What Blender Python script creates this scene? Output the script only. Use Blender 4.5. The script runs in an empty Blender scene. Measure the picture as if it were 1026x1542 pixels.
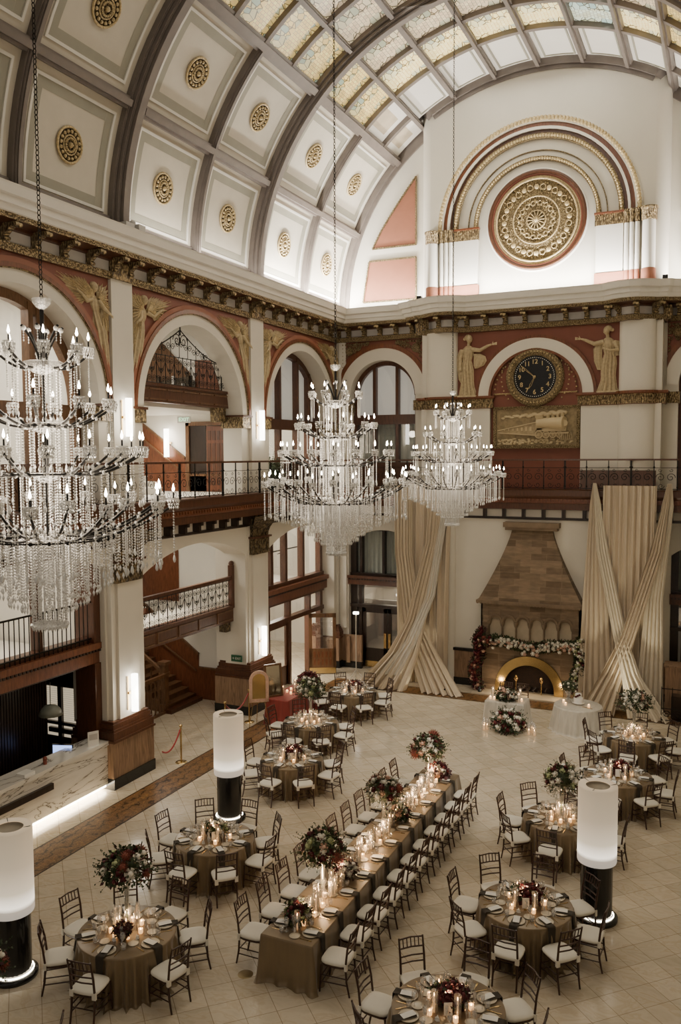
import bpy, math, random
from mathutils import Vector, Matrix
random.seed(7)
PI = math.pi
S, COS, R = math.sin, math.cos, math.radians
sc = bpy.context.scene
col = sc.collection

# ------------------------------------------------------------------ mesh helper
class MB:
    def __init__(s): s.v = []; s.f = []; s.m = []; s.sm = []; s.uv = {}
    def add(s, vs, fs, mi=0, smooth=False, uvs=None):
        o = len(s.v); s.v += [tuple(p) for p in vs]
        for i, f in enumerate(fs):
            if uvs: s.uv[len(s.f)] = [uvs[j] for j in f]
            s.f.append(tuple(j + o for j in f)); s.m.append(mi); s.sm.append(smooth)
        return s
    def box(s, x0, x1, y0, y1, z0, z1, mi=0):
        v = [(x, y, z) for x in (x0, x1) for y in (y0, y1) for z in (z0, z1)]
        return s.add(v, [(0, 1, 3, 2), (4, 6, 7, 5), (0, 4, 5, 1), (2, 3, 7, 6), (0, 2, 6, 4), (1, 5, 7, 3)], mi)
    def bar(s, a, b, w, h, mi=0):            # box bar from a to b, w sideways, h 'up'
        a = Vector(a); b = Vector(b); d = (b - a).normalized()
        up = Vector((0, 0, 1)) if abs(d.z) < .9 else Vector((0, 1, 0))
        sd = d.cross(up).normalized(); u2 = sd.cross(d)
        v = [p + sd * (w / 2 * i) + u2 * (h / 2 * j) for p in (a, b) for i, j in ((-1, -1), (1, -1), (1, 1), (-1, 1))]
        return s.add(v, [(0, 1, 2, 3), (7, 6, 5, 4), (0, 4, 5, 1), (1, 5, 6, 2), (2, 6, 7, 3), (3, 7, 4, 0)], mi)
    def tube(s, pts, r, n=6, mi=0, cap=True, closed=False):
        pts = [Vector(p) for p in pts]; N = len(pts)
        rs = r if isinstance(r, (list, tuple)) else [r] * N
        prev = None; vs = []
        for i, p in enumerate(pts):
            if closed: t = pts[(i + 1) % N] - pts[i - 1]
            else: t = pts[min(i + 1, N - 1)] - pts[max(i - 1, 0)]
            if t.length < 1e-9: t = Vector((0, 0, 1))
            t.normalize()
            if prev is None:
                a = Vector((0, 0, 1)) if abs(t.z) < .9 else Vector((1, 0, 0))
                prev = t.cross(a).normalized()
            u = prev - t * prev.dot(t)
            u = u.normalized() if u.length > 1e-6 else t.orthogonal().normalized()
            prev = u; w = t.cross(u)
            vs += [p + (u * COS(2 * PI * k / n) + w * S(2 * PI * k / n)) * rs[i] for k in range(n)]
        fs = []
        for i in range(N if closed else N - 1):
            j = (i + 1) % N
            for k in range(n): fs.append((i * n + k, i * n + (k + 1) % n, j * n + (k + 1) % n, j * n + k))
        s.add(vs, fs, mi, True)
        if cap and not closed:
            s.add(vs[:n], [tuple(range(n))[::-1]], mi); s.add(vs[-n:], [tuple(range(n))], mi)
        return s
    def lathe(s, prof, n=16, c=(0, 0, 0), mi=0, smooth=True, fold=None, a0=0, a1=2 * PI, ell=1):
        full = abs(a1 - a0 - 2 * PI) < 1e-6; k = n if full else n + 1; vs = []
        for i, (r, z) in enumerate(prof):
            for j in range(k):
                a = a0 + (a1 - a0) * j / n; rr = r if fold is None else fold(r, z, a, i)
                vs.append((c[0] + rr * COS(a), c[1] + rr * S(a) * ell, c[2] + z))
        fs = []
        for i in range(len(prof) - 1):
            for j in range(n):
                j2 = (j + 1) % k; fs.append((i * k + j, i * k + j2, (i + 1) * k + j2, (i + 1) * k + j))
        return s.add(vs, fs, mi, smooth)
    def disc(s, c, r, n=20, mi=0, up=1, axis='z'):
        vs = []
        for j in range(n):
            a = 2 * PI * j / n * up
            x, y = r * COS(a), r * S(a)
            vs.append({'z': (c[0] + x, c[1] + y, c[2]), 'y': (c[0] + x, c[1], c[2] + y), 'x': (c[0], c[1] + x, c[2] + y)}[axis])
        return s.add(vs, [tuple(range(n))], mi)
    def ball(s, c, r, n=8, m=5, mi=0, sc_=(1, 1, 1)):
        prof = [(r * S(PI * i / m), -r * COS(PI * i / m)) for i in range(m + 1)]
        prof[0] = (r * .01, -r); prof[-1] = (r * .01, r)
        vs = []; 
        for (q, z) in prof:
            for j in range(n):
                a = 2 * PI * j / n; vs.append((c[0] + q * COS(a) * sc_[0], c[1] + q * S(a) * sc_[1], c[2] + z * sc_[2]))
        fs = [(i * n + j, i * n + (j + 1) % n, (i + 1) * n + (j + 1) % n, (i + 1) * n + j) for i in range(m) for j in range(n)]
        return s.add(vs, fs, mi, True)
    def octa(s, c, r, h, mi=0):
        x, y, z = c
        return s.add([(x + r, y, z), (x, y + r, z), (x - r, y, z), (x, y - r, z), (x, y, z + h), (x, y, z - h)],
                     [(0, 1, 4), (1, 2, 4), (2, 3, 4), (3, 0, 4), (1, 0, 5), (2, 1, 5), (3, 2, 5), (0, 3, 5)], mi)
    def surf(s, f, nu, nv, mi=0, smooth=True, uv=False):
        vs = [f(i / nu, j / nv) for i in range(nu + 1) for j in range(nv + 1)]
        k = nv + 1
        fs = [(i * k + j, i * k + j + 1, (i + 1) * k + j + 1, (i + 1) * k + j) for i in range(nu) for j in range(nv)]
        uvs = [(i / nu, j / nv) for i in range(nu + 1) for j in range(nv + 1)] if uv else None
        return s.add(vs, fs, mi, smooth, uvs)
    def prism(s, poly, f0, f1, mi=0):       # polygon mapped by two functions (front and back)
        n = len(poly)
        vs = [f0(*p) for p in poly] + [f1(*p) for p in poly]
        fs = [tuple(range(n)), tuple(range(2 * n - 1, n - 1, -1))] + [(i, i + n, (i + 1) % n + n, (i + 1) % n) for i in range(n)]
        return s.add(vs, fs, mi)
    def sweep(s, prof, path, mi=None, closed=False, smooth=False):   # prof: (out, z[, mat]) ; path: list of (x,y) ; out = to the right of travel
        P = [Vector((p[0], p[1])) for p in path]; N = len(P); vs = []; k = len(prof)
        for i in range(N):
            a = P[i] - P[i - 1] if (i > 0 or closed) else P[1] - P[0]
            b = P[(i + 1) % N] - P[i] if (i < N - 1 or closed) else a
            a = a.normalized(); b = b.normalized()
            na = Vector((a.y, -a.x)); nb = Vector((b.y, -b.x)); m = na + nb
            m = m.normalized() if m.length > 1e-6 else na
            m = m / max(.35, m.dot(na))
            for q in prof: vs.append((P[i].x + m.x * q[0], P[i].y + m.y * q[0], q[1]))
        for j in range(k - 1):
            mm = mi if mi is not None else (prof[j][2] if len(prof[j]) > 2 else 0)
            s.add(vs, [(i * k + j, ((i + 1) % N) * k + j, ((i + 1) % N) * k + j + 1, i * k + j + 1) for i in range(N if closed else N - 1)], mm, smooth)
        return s
    def mesh(s, name, mats):
        me = bpy.data.meshes.new(name)
        # drop unused verts (sweep adds duplicates)
        used = {}; nv = []; nf = []
        for f in s.f:
            g = []
            for i in f:
                if i not in used: used[i] = len(nv); nv.append(s.v[i])
                g.append(used[i])
            nf.append(g)
        me.from_pydata(nv, [], nf)
        for m in (mats if isinstance(mats, (list, tuple)) else [mats]): me.materials.append(m)
        me.polygons.foreach_set('material_index', s.m); me.polygons.foreach_set('use_smooth', s.sm)
        if s.uv:
            ul = me.uv_layers.new(name='UVMap')
            for pi, us in s.uv.items():
                ls = me.polygons[pi].loop_start
                for k, u in enumerate(us): ul.data[ls + k].uv = u
        me.update(); return me
    def build(s, name, mats, parent=None, loc=None):
        if loc is not None:
            x, y, z = loc; s.v = [(a - x, b - y, c - z) for a, b, c in s.v]
        o = bpy.data.objects.new(name, s.mesh(name, mats)); col.objects.link(o)
        if loc is not None: o.location = loc
        if parent: o.parent = parent
        return o

def tag(o, label, cat, group=None):
    o['label'] = label; o['category'] = cat
    if group: o['group'] = group
    return o
def struct(o): o['kind'] = 'structure'; return o
def empty(name, loc=(0, 0, 0), rz=0, label=None, cat=None, group=None):
    o = bpy.data.objects.new(name, None); col.objects.link(o); o.location = loc; o.rotation_euler = (0, 0, rz); o.empty_display_size = .1
    if label: tag(o, label, cat, group)
    return o
def inst(name, me, parent=None, loc=(0, 0, 0), rot=(0, 0, 0), scale=None):
    o = bpy.data.objects.new(name, me); col.objects.link(o); o.location = loc; o.rotation_euler = rot
    if scale: o.scale = (scale,) * 3 if not isinstance(scale, tuple) else scale
    if parent: o.parent = parent
    return o
def dup(root, loc, rz, label=None, cat=None, group=None, scale=None):
    def rec(o, par):
        c = o.copy(); col.objects.link(c)
        if par: c.parent = par
        for ch in kids.get(o.name, []): rec(ch, c)
        return c
    kids = {}
    def coll(o):
        kids[o.name] = list(o.children)
        for ch in o.children: coll(ch)
    coll(root)
    r = rec(root, None); r.location = loc; r.rotation_euler = (0, 0, rz)
    if scale: r.scale = (scale,) * 3
    if label: tag(r, label, cat or root.get('category', ''), group)
    return r

# ------------------------------------------------------------------ materials
def nodes(name):
    m = bpy.data.materials.new(name); m.use_nodes = True
    nt = m.node_tree; b = nt.nodes['Principled BSDF']; return m, nt, b
def N(nt, t, **kw):
    n = nt.nodes.new(t)
    for k, v in kw.items():
        if hasattr(n, k): setattr(n, k, v)
        else: n.inputs[k.replace('_', ' ')].default_value = v
    return n
def ramp(nt, fac, stops):
    r = nt.nodes.new('ShaderNodeValToRGB'); e = r.color_ramp.elements
    while len(e) < len(stops): e.new(.5)
    for i, (p, c) in enumerate(stops): e[i].position = p; e[i].color = (*c, 1)
    nt.links.new(fac, r.inputs[0]); return r.outputs[0]
def coord(nt, kind='Object', scale=(1, 1, 1), rot=(0, 0, 0), loc=(0, 0, 0)):
    tc = nt.nodes.new('ShaderNodeTexCoord'); mp = nt.nodes.new('ShaderNodeMapping')
    mp.inputs['Scale'].default_value = scale; mp.inputs['Rotation'].default_value = rot; mp.inputs['Location'].default_value = loc
    nt.links.new(tc.outputs[kind], mp.inputs[0]); return mp.outputs[0]
def bump(nt, b, h, strength=.4, dist=.02):
    bn = nt.nodes.new('ShaderNodeBump'); bn.inputs['Strength'].default_value = strength; bn.inputs['Distance'].default_value = dist
    nt.links.new(h, bn.inputs['Height']); nt.links.new(bn.outputs[0], b.inputs['Normal'])
def plain(name, c, rough=.6, metal=0, var=.08, vs=3, bumpk=0, bs=30, spec=None, sheen=0):
    m, nt, b = nodes(name); b.inputs['Roughness'].default_value = rough; b.inputs['Metallic'].default_value = metal
    if spec is not None: b.inputs['Specular IOR Level'].default_value = spec
    if sheen: b.inputs['Sheen Weight'].default_value = sheen
    n = N(nt, 'ShaderNodeTexNoise', Scale=vs, Detail=4.); nt.links.new(coord(nt), n.inputs[0])
    lo = tuple(x * (1 - var) for x in c); hi = tuple(min(1, x * (1 + var)) for x in c)
    nt.links.new(ramp(nt, n.outputs[0], [(.3, lo), (.7, hi)]), b.inputs['Base Color'])
    if bumpk:
        n2 = N(nt, 'ShaderNodeTexNoise', Scale=bs, Detail=3.); nt.links.new(coord(nt), n2.inputs[0]); bump(nt, b, n2.outputs[0], bumpk, .01)
    return m
def emit(name, c, e, base=None):
    m, nt, b = nodes(name); b.inputs['Base Color'].default_value = (*(base or c), 1)
    b.inputs['Emission Color'].default_value = (*c, 1); b.inputs['Emission Strength'].default_value = e
    b.inputs['Roughness'].default_value = .5; return m
def wood(name, c, rough=.35, sc_=(6, 6, .8)):
    m, nt, b = nodes(name); b.inputs['Roughness'].default_value = rough
    n = N(nt, 'ShaderNodeTexNoise', Scale=4., Detail=6., Distortion=1.2); nt.links.new(coord(nt, scale=sc_), n.inputs[0])
    nt.links.new(ramp(nt, n.outputs[0], [(.3, tuple(x * .6 for x in c)), (.5, c), (.72, tuple(x * 1.35 for x in c))]), b.inputs['Base Color'])
    bump(nt, b, n.outputs[0], .15, .005); return m
def ornate(name, lo, hi, scale=14, metal=.35, rough=.45, st=.9):   # carved gilded ornament, crevice shade painted into the colour as a dark tone
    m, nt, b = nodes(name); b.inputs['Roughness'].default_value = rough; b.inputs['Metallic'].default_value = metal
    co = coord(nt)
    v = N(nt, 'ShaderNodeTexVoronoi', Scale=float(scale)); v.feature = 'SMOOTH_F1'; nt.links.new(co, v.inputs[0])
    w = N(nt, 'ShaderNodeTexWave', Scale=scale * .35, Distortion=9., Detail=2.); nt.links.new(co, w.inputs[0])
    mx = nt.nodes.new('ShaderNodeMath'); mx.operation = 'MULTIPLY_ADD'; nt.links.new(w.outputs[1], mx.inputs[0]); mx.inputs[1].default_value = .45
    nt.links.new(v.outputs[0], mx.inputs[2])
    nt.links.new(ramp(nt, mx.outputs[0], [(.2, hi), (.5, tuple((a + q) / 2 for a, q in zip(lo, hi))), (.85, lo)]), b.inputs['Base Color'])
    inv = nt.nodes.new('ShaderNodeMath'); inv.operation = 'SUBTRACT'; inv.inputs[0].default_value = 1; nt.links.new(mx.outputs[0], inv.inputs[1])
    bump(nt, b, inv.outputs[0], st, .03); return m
def clearmat(name, tint=(1, 1, 1), t=.72, rough=.05, white=0.12):    # thin clear glass: see-through with sharp reflections
    m, nt, b = nodes(name); nt.nodes.remove(b); out = nt.nodes['Material Output']
    tr = N(nt, 'ShaderNodeBsdfTransparent'); tr.inputs[0].default_value = (*tint, 1)
    gl = N(nt, 'ShaderNodeBsdfGlossy', Roughness=rough); df = N(nt, 'ShaderNodeBsdfDiffuse'); df.inputs[0].default_value = (.85, .84, .8, 1)
    m1 = nt.nodes.new('ShaderNodeMixShader'); m2 = nt.nodes.new('ShaderNodeMixShader')
    m1.inputs[0].default_value = white / (1 - t); nt.links.new(gl.outputs[0], m1.inputs[1]); nt.links.new(df.outputs[0], m1.inputs[2])
    m2.inputs[0].default_value = t; nt.links.new(m1.outputs[0], m2.inputs[1]); nt.links.new(tr.outputs[0], m2.inputs[2])
    nt.links.new(m2.outputs[0], out.inputs[0]); return m

M = {}
M['cream'] = plain('cream plaster', (.70, .66, .57), .55, var=.03, vs=1)
M['white'] = plain('white plaster', (.78, .75, .68), .6, var=.03, vs=1)
M['panel'] = plain('ceiling panel cream', (.60, .55, .45), .6, var=.03)
M['panelgrey'] = plain('ceiling panel grey green band', (.325, .31, .245), .6, var=.04)
M['rib'] = plain('mauve brown rib', (.175, .148, .130), .42, var=.1)
M['red'] = plain('brick red plaster', (.185, .058, .034), .6, var=.06)
M['rose'] = plain('rose plaster', (.27, .105, .060), .6, var=.06)
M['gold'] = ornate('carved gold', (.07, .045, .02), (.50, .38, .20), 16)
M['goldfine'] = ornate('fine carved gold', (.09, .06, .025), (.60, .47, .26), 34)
M['goldflat'] = plain('gold paint', (.50, .385, .20), .45, .2, var=.35, vs=22, bumpk=.6, bs=40)
M['golddark'] = ornate('dark gold with shaded hollows', (.035, .025, .012), (.26, .19, .10), 14)  # dark gold, with the shade of its hollows put into the colour
M['stone'] = plain('relief stone gold', (.50, .40, .24), .55, .1, var=.2, vs=9, bumpk=.4, bs=25)
def pointy(name, lo, hi):  # shade in the creases is painted: colour darkens in hollows, lightens on ridges
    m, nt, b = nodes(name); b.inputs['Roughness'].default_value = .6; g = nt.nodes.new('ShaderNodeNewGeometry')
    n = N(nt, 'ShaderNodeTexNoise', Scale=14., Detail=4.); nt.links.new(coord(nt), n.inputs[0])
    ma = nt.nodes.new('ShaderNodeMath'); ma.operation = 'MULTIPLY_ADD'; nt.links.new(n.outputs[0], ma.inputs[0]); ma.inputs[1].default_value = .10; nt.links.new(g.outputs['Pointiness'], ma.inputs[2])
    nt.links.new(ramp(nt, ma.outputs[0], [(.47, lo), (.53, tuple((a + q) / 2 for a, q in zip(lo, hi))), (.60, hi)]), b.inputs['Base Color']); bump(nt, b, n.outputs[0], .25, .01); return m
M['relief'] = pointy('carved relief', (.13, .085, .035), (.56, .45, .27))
M['skin'] = plain('relief pale stone', (.60, .50, .36), .55, 0, var=.1, vs=8)
M['wood'] = wood('dark walnut wood', (.085, .032, .015))
M['woodred'] = wood('reddish wood', (.16, .055, .024))
M['woodmid'] = wood('brown oak wood', (.15, .075, .035))
M['wooddark'] = wood('almost black wood', (.022, .012, .008), .3)
M['veneer'] = wood('pale brown veneer', (.27, .17, .105), .5, (3, 3, .4))
M['black'] = plain('black iron', (.012, .011, .010), .4, .6, var=.2)
M['blackgloss'] = plain('black gloss base', (.012, .012, .012), .15, 0, var=.2)
M['brass'] = plain('brass', (.62, .45, .20), .25, 1, var=.1)
M['bronze'] = plain('dark bronze', (.10, .08, .06), .35, .7, var=.2)
M['glass'] = clearmat('clear glassware', t=.70, white=.10)
M['pane'] = clearmat('window pane', t=.86, rough=.02, white=.02)
M['crystal'] = clearmat('cut crystal', t=.15, rough=.12, white=.55)
M['bowl'] = clearmat('frosted crystal bowl', t=.55, rough=.15, white=.25)
M['chair'] = wood('fruitwood chair', (.050, .020, .012), .3)
M['cushion'] = plain('ivory cushion', (.80, .76, .66), .75, var=.04)
M['card'] = plain('white card', (.85, .83, .78), .6, var=.02)
M['china'] = plain('ivory china', (.72, .64, .50), .25, var=.05)
M['napkin'] = plain('charcoal olive napkin', (.034, .026, .017), .8, var=.15)
M['leaf'] = plain('dark leaf', (.035, .055, .018), .5, var=.6, vs=25)
M['leafred'] = plain('burgundy leaf', (.060, .010, .012), .5, var=.5, vs=25)
M['rw'] = plain('white rose', (.82, .78, .68), .6, var=.08, vs=20)
M['rr'] = plain('burgundy rose', (.10, .008, .012), .6, var=.3, vs=20)
M['ro'] = plain('rust protea', (.20, .050, .030), .7, var=.35, vs=40)
M['rb'] = plain('blush rose', (.62, .40, .30), .6, var=.15, vs=20)
M['rg'] = plain('green hydrangea', (.42, .46, .24), .7, var=.25, vs=30)
M['flame'] = emit('candle flame', (1, .52, .18), 38)
M['bulb'] = emit('candle bulb', (1, .86, .66), 30)
M['wax'] = emit('candle wax', (1, .50, .20), .5, (.85, .75, .55))
M['waxdark'] = plain('dark red wax', (.08, .015, .012), .4)
M['votive'] = emit('glowing votive glass', (1, .50, .18), 1.1, (.9, .8, .6))
M['sconce'] = emit('sconce glow', (1, .93, .82), 9)
M['led'] = emit('led strip', (1, .88, .68), 14)
M['mirror'] = plain('silvered mirror', (.6, .55, .45), .06, 1, var=.02)
M['marker'] = plain('brass floor disc', (.30, .23, .12), .35, .7)
M['screen'] = emit('computer screen', (.35, .5, 1), 1.5)
M['shadegreen'] = plain('grey green lamp shade', (.16, .17, .14), .4)
M['cabinet'] = plain('grey white wall', (.55, .53, .50), .6)

def cloth(name, c, rough=.35, sheen=.4, var=.25, metal=0):
    m, nt, b = nodes(name); b.inputs['Roughness'].default_value = rough; b.inputs['Sheen Weight'].default_value = sheen
    b.inputs['Specular IOR Level'].default_value = .6; b.inputs['Metallic'].default_value = metal
    n = N(nt, 'ShaderNodeTexNoise', Scale=3., Detail=3.); nt.links.new(coord(nt, scale=(4, 4, .6)), n.inputs[0])
    nt.links.new(ramp(nt, n.outputs[0], [(.3, tuple(x * (1 - var) for x in c)), (.7, tuple(min(1, x * (1 + var)) for x in c))]), b.inputs['Base Color'])
    w = N(nt, 'ShaderNodeTexNoise', Scale=70.); nt.links.new(coord(nt), w.inputs[0]); bump(nt, b, w.outputs[0], .08, .004); return m
M['taupe'] = cloth('bronze satin cloth', (.205, .145, .078), .34, .25, .06, .2)
M['silver'] = cloth('silver shimmer cloth', (.56, .52, .44), .35, .3, .12)
M['drape'] = cloth('champagne chiffon', (.60, .50, .365), .6, .3, .05)
M['drapewhite'] = cloth('ivory sheer', (.74, .66, .52), .6, .3, .05)
M['redcloth'] = cloth('dark red cloth', (.26, .028, .018), .6, .2, .1)
M['velvet'] = plain('red velvet', (.35, .02, .02), .7, sheen=.5)
M['curtain'] = cloth('grey sheer curtain', (.34, .37, .33), .7, .1, .1)
M['blind'] = emit('pale blind', (.62, .60, .54), .28, (.62, .60, .54))  # faint glow put into the blind for light coming from behind

def floor_mat():
    m, nt, b = nodes('polished limestone tiles'); b.inputs['Roughness'].default_value = .16
    L = nt.links
    co = coord(nt, rot=(0, 0, R(45)), scale=(1 / .455,) * 3)
    br = N(nt, 'ShaderNodeTexBrick', Scale=1.); br.offset = 0; br.inputs['Brick Width'].default_value = 1; br.inputs['Row Height'].default_value = 1
    br.inputs['Mortar Size'].default_value = .012; br.inputs['Color1'].default_value = (.68, .60, .47, 1); br.inputs['Color2'].default_value = (.57, .50, .385, 1)
    br.inputs['Mortar'].default_value = (.36, .29, .20, 1); L.new(co, br.inputs[0])
    n = N(nt, 'ShaderNodeTexNoise', Scale=1.6, Detail=7., Distortion=1.5); L.new(coord(nt, scale=(1, 2, 1)), n.inputs[0])
    cr = ramp(nt, n.outputs[0], [(.3, (.84, .83, .80)), (.5, (1, 1, 1)), (.56, (.90, .86, .80)), (.62, (1, 1, 1))])
    mx = nt.nodes.new('ShaderNodeMix'); mx.data_type = 'RGBA'; mx.blend_type = 'MULTIPLY'; mx.inputs[0].default_value = 1
    L.new(br.outputs[0], mx.inputs[6]); L.new(cr, mx.inputs[7]); L.new(mx.outputs[2], b.inputs['Base Color'])
    bump(nt, b, br.outputs[1], -.2, .004); return m
M['floor'] = floor_mat()
def marble():
    m, nt, b = nodes('white marble with dark veins'); b.inputs['Roughness'].default_value = .15
    n = N(nt, 'ShaderNodeTexNoise', Scale=.9, Detail=5., Distortion=1.1, Roughness=.55); nt.links.new(coord(nt, rot=(-.75, 0, 0), scale=(1, .55, 2.6)), n.inputs[0])
    nt.links.new(ramp(nt, n.outputs[0], [(.40, (.74, .71, .65)), (.487, (.70, .67, .61)), (.50, (.13, .11, .09)), (.515, (.66, .63, .57)), (.6, (.74, .71, .65))]), b.inputs['Base Color']); return m
M['marble'] = marble()
def mosaic():
    m, nt, b = nodes('brown mosaic border'); b.inputs['Roughness'].default_value = .3; L = nt.links
    v = N(nt, 'ShaderNodeTexVoronoi', Scale=45.); L.new(coord(nt), v.inputs[0])
    w = N(nt, 'ShaderNodeTexWave', Scale=1.1, Distortion=9., Detail=3.); w.inputs['Detail Scale'].default_value = 3.; L.new(coord(nt), w.inputs[0])
    c1 = ramp(nt, v.outputs[1], [(.2, (.125, .062, .022)), (.8, (.23, .13, .055))])
    c2 = ramp(nt, w.outputs[1], [(.0, (.2, .16, .14)), (.06, (.3, .25, .2)), (.10, (1, 1, 1)), (.95, (1, 1, 1)), (1., (1.5, 1.4, 1.1))])
    mx = nt.nodes.new('ShaderNodeMix'); mx.data_type = 'RGBA'; mx.blend_type = 'MULTIPLY'; mx.inputs[0].default_value = 1
    L.new(c1, mx.inputs[6]); L.new(c2, mx.inputs[7]); L.new(mx.outputs[2], b.inputs['Base Color']); return m
M['mosaic'] = mosaic()
def stonebricks():
    m, nt, b = nodes('sandstone blocks'); b.inputs['Roughness'].default_value = .8; L = nt.links
    tc = nt.nodes.new('ShaderNodeTexCoord'); sx = nt.nodes.new('ShaderNodeSeparateXYZ'); cx = nt.nodes.new('ShaderNodeCombineXYZ')
    L.new(tc.outputs['Object'], sx.inputs[0]); L.new(sx.outputs[0], cx.inputs[0]); L.new(sx.outputs[2], cx.inputs[1])
    br = N(nt, 'ShaderNodeTexBrick', Scale=1.); br.inputs['Brick Width'].default_value = .52; br.inputs['Row Height'].default_value = .215; br.squash = 1.3; br.squash_frequency = 2
    br.inputs['Mortar Size'].default_value = .006; br.inputs['Color1'].default_value = (.27, .20, .135, 1); br.inputs['Color2'].default_value = (.135, .095, .060, 1); br.inputs['Mortar'].default_value = (.26, .195, .13, 1)
    L.new(cx.outputs[0], br.inputs[0])
    n = N(nt, 'ShaderNodeTexNoise', Scale=3., Detail=6.); L.new(coord(nt, scale=(1, 1, 4)), n.inputs[0])
    cr = ramp(nt, n.outputs[0], [(.3, (.75, .75, .75)), (.7, (1.15, 1.12, 1.1))])
    mx = nt.nodes.new('ShaderNodeMix'); mx.data_type = 'RGBA'; mx.blend_type = 'MULTIPLY'; mx.inputs[0].default_value = 1
    L.new(br.outputs[0], mx.inputs[6]); L.new(cr, mx.inputs[7]); L.new(mx.outputs[2], b.inputs['Base Color']); bump(nt, b, n.outputs[0], .3, .01); return m
M['sand'] = stonebricks()
M['sandplain'] = plain('sandstone', (.22, .16, .105), .8, var=.2, bumpk=.4)
M['sandlight'] = plain('pale stone infill', (.52, .44, .32), .8, var=.1)
def firebrick():
    m, nt, b = nodes('sooty fire brick'); b.inputs['Roughness'].default_value = .9
    br = N(nt, 'ShaderNodeTexBrick', Scale=6.); br.inputs['Color1'].default_value = (.035, .018, .012, 1); br.inputs['Color2'].default_value = (.02, .012, .01, 1); br.inputs['Mortar'].default_value = (.008, .006, .005, 1)
    nt.links.new(coord(nt, rot=(R(90), 0, 0)), br.inputs[0]); nt.links.new(br.outputs[0], b.inputs['Base Color']); return m
M['firebrick'] = firebrick()
def stained(name, c1, c2, c3, e, scale):
    m, nt, b = nodes(name); L = nt.links; b.inputs['Roughness'].default_value = .25
    tc = nt.nodes.new('ShaderNodeTexCoord')
    br = N(nt, 'ShaderNodeTexBrick', Scale=scale); br.inputs['Color1'].default_value = (*c1, 1); br.inputs['Color2'].default_value = (*c2, 1); br.inputs['Mortar'].default_value = (.10, .09, .06, 1)
    br.inputs['Mortar Size'].default_value = .022; br.inputs['Brick Width'].default_value = .62; br.inputs['Row Height'].default_value = .5; L.new(tc.outputs['UV'], br.inputs[0])
    mp = nt.nodes.new('ShaderNodeMapping'); mp.inputs['Scale'].default_value = (scale * .75, scale * 1.3, 1); L.new(tc.outputs['UV'], mp.inputs[0])
    v = N(nt, 'ShaderNodeTexVoronoi', Scale=1.); v.feature = 'DISTANCE_TO_EDGE'; L.new(mp.outputs[0], v.inputs[0])
    v2 = N(nt, 'ShaderNodeTexVoronoi', Scale=1.); L.new(mp.outputs[0], v2.inputs[0])
    lead = ramp(nt, v.outputs[0], [(.02, (.10, .09, .06)), (.06, (1, 1, 1))])
    colr = ramp(nt, v2.outputs[1], [(.2, c3), (.5, c1), (.8, c2)])
    ve = nt.nodes.new('ShaderNodeMix'); ve.data_type = 'RGBA'; ve.blend_type = 'MULTIPLY'; ve.inputs[0].default_value = 1; L.new(lead, ve.inputs[6]); L.new(colr, ve.inputs[7])
    sp = nt.nodes.new('ShaderNodeSeparateXYZ'); L.new(tc.outputs['UV'], sp.inputs[0])
    w = N(nt, 'ShaderNodeTexWave', Scale=.5, Distortion=1.5); L.new(tc.outputs['UV'], w.inputs[0]); 
    msk = ramp(nt, w.outputs[1], [(.42, (0, 0, 0)), (.5, (1, 1, 1))])
    mm = nt.nodes.new('ShaderNodeMix'); mm.data_type = 'RGBA'; L.new(msk, mm.inputs[0]); L.new(br.outputs[0], mm.inputs[6]); L.new(ve.outputs[2], mm.inputs[7])
    L.new(mm.outputs[2], b.inputs['Base Color']); L.new(mm.outputs[2], b.inputs['Emission Color']); b.inputs['Emission Strength'].default_value = e; return m
M['stA'] = stained('amber stained glass', (.86, .66, .26), (.62, .46, .17), (.26, .32, .24), .55, 7.)
M['stB'] = stained('pearl stained glass', (.76, .64, .42), (.56, .44, .29), (.32, .34, .24), .55, 6.)
M['stC'] = stained('bright yellow stained glass', (1.0, .84, .40), (.84, .66, .30), (.40, .42, .30), .85, 6.5)
M['stD'] = stained('aqua stained glass', (.56, .64, .54), (.46, .48, .34), (.26, .38, .36), .6, 6.)
# ================================================================== ROOM SHELL
def arc_pts(c, w, zs, h, n=28):
    if h >= w - 1e-6: return [(c - w * COS(PI * i / n), zs + w * S(PI * i / n)) for i in range(n + 1)]
    rr = (w * w + h * h) / (2 * h); cz = zs + h - rr; a = math.asin(w / rr)
    return [(c + rr * S(-a + 2 * a * i / n), cz + rr * COS(-a + 2 * a * i / n)) for i in range(n + 1)]
def openwall(mb, P, a0, a1, z0, z1, c, w, zb, zs, h, depth, mi=0, mj=0, n=28):
    q = lambda pts: mb.add([P(*p) for p in pts], [tuple(range(len(pts)))], mi)
    if zb > z0: q([(a0, z0, 0), (a1, z0, 0), (a1, zb, 0), (a0, zb, 0)])
    q([(a0, zb, 0), (c - w, zb, 0), (c - w, zs, 0), (a0, zs, 0)]); q([(c + w, zb, 0), (a1, zb, 0), (a1, zs, 0), (c + w, zs, 0)])
    pts = arc_pts(c, w, zs, h, n); q([(a0, zs, 0), (c - w, zs, 0), (c - w, z1, 0), (a0, z1, 0)]); q([(c + w, zs, 0), (a1, zs, 0), (a1, z1, 0), (c + w, z1, 0)])
    for p, r in zip(pts, pts[1:]): q([(p[0], p[1], 0), (r[0], r[1], 0), (r[0], z1, 0), (p[0], z1, 0)])
    loop = [(c - w, zb)] + pts + [(c + w, zb)]
    for p, r in zip(loop, loop[1:]): mb.add([P(p[0], p[1], 0), P(r[0], r[1], 0), P(r[0], r[1], depth), P(p[0], p[1], depth)], [(0, 1, 2, 3)], mj)
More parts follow.
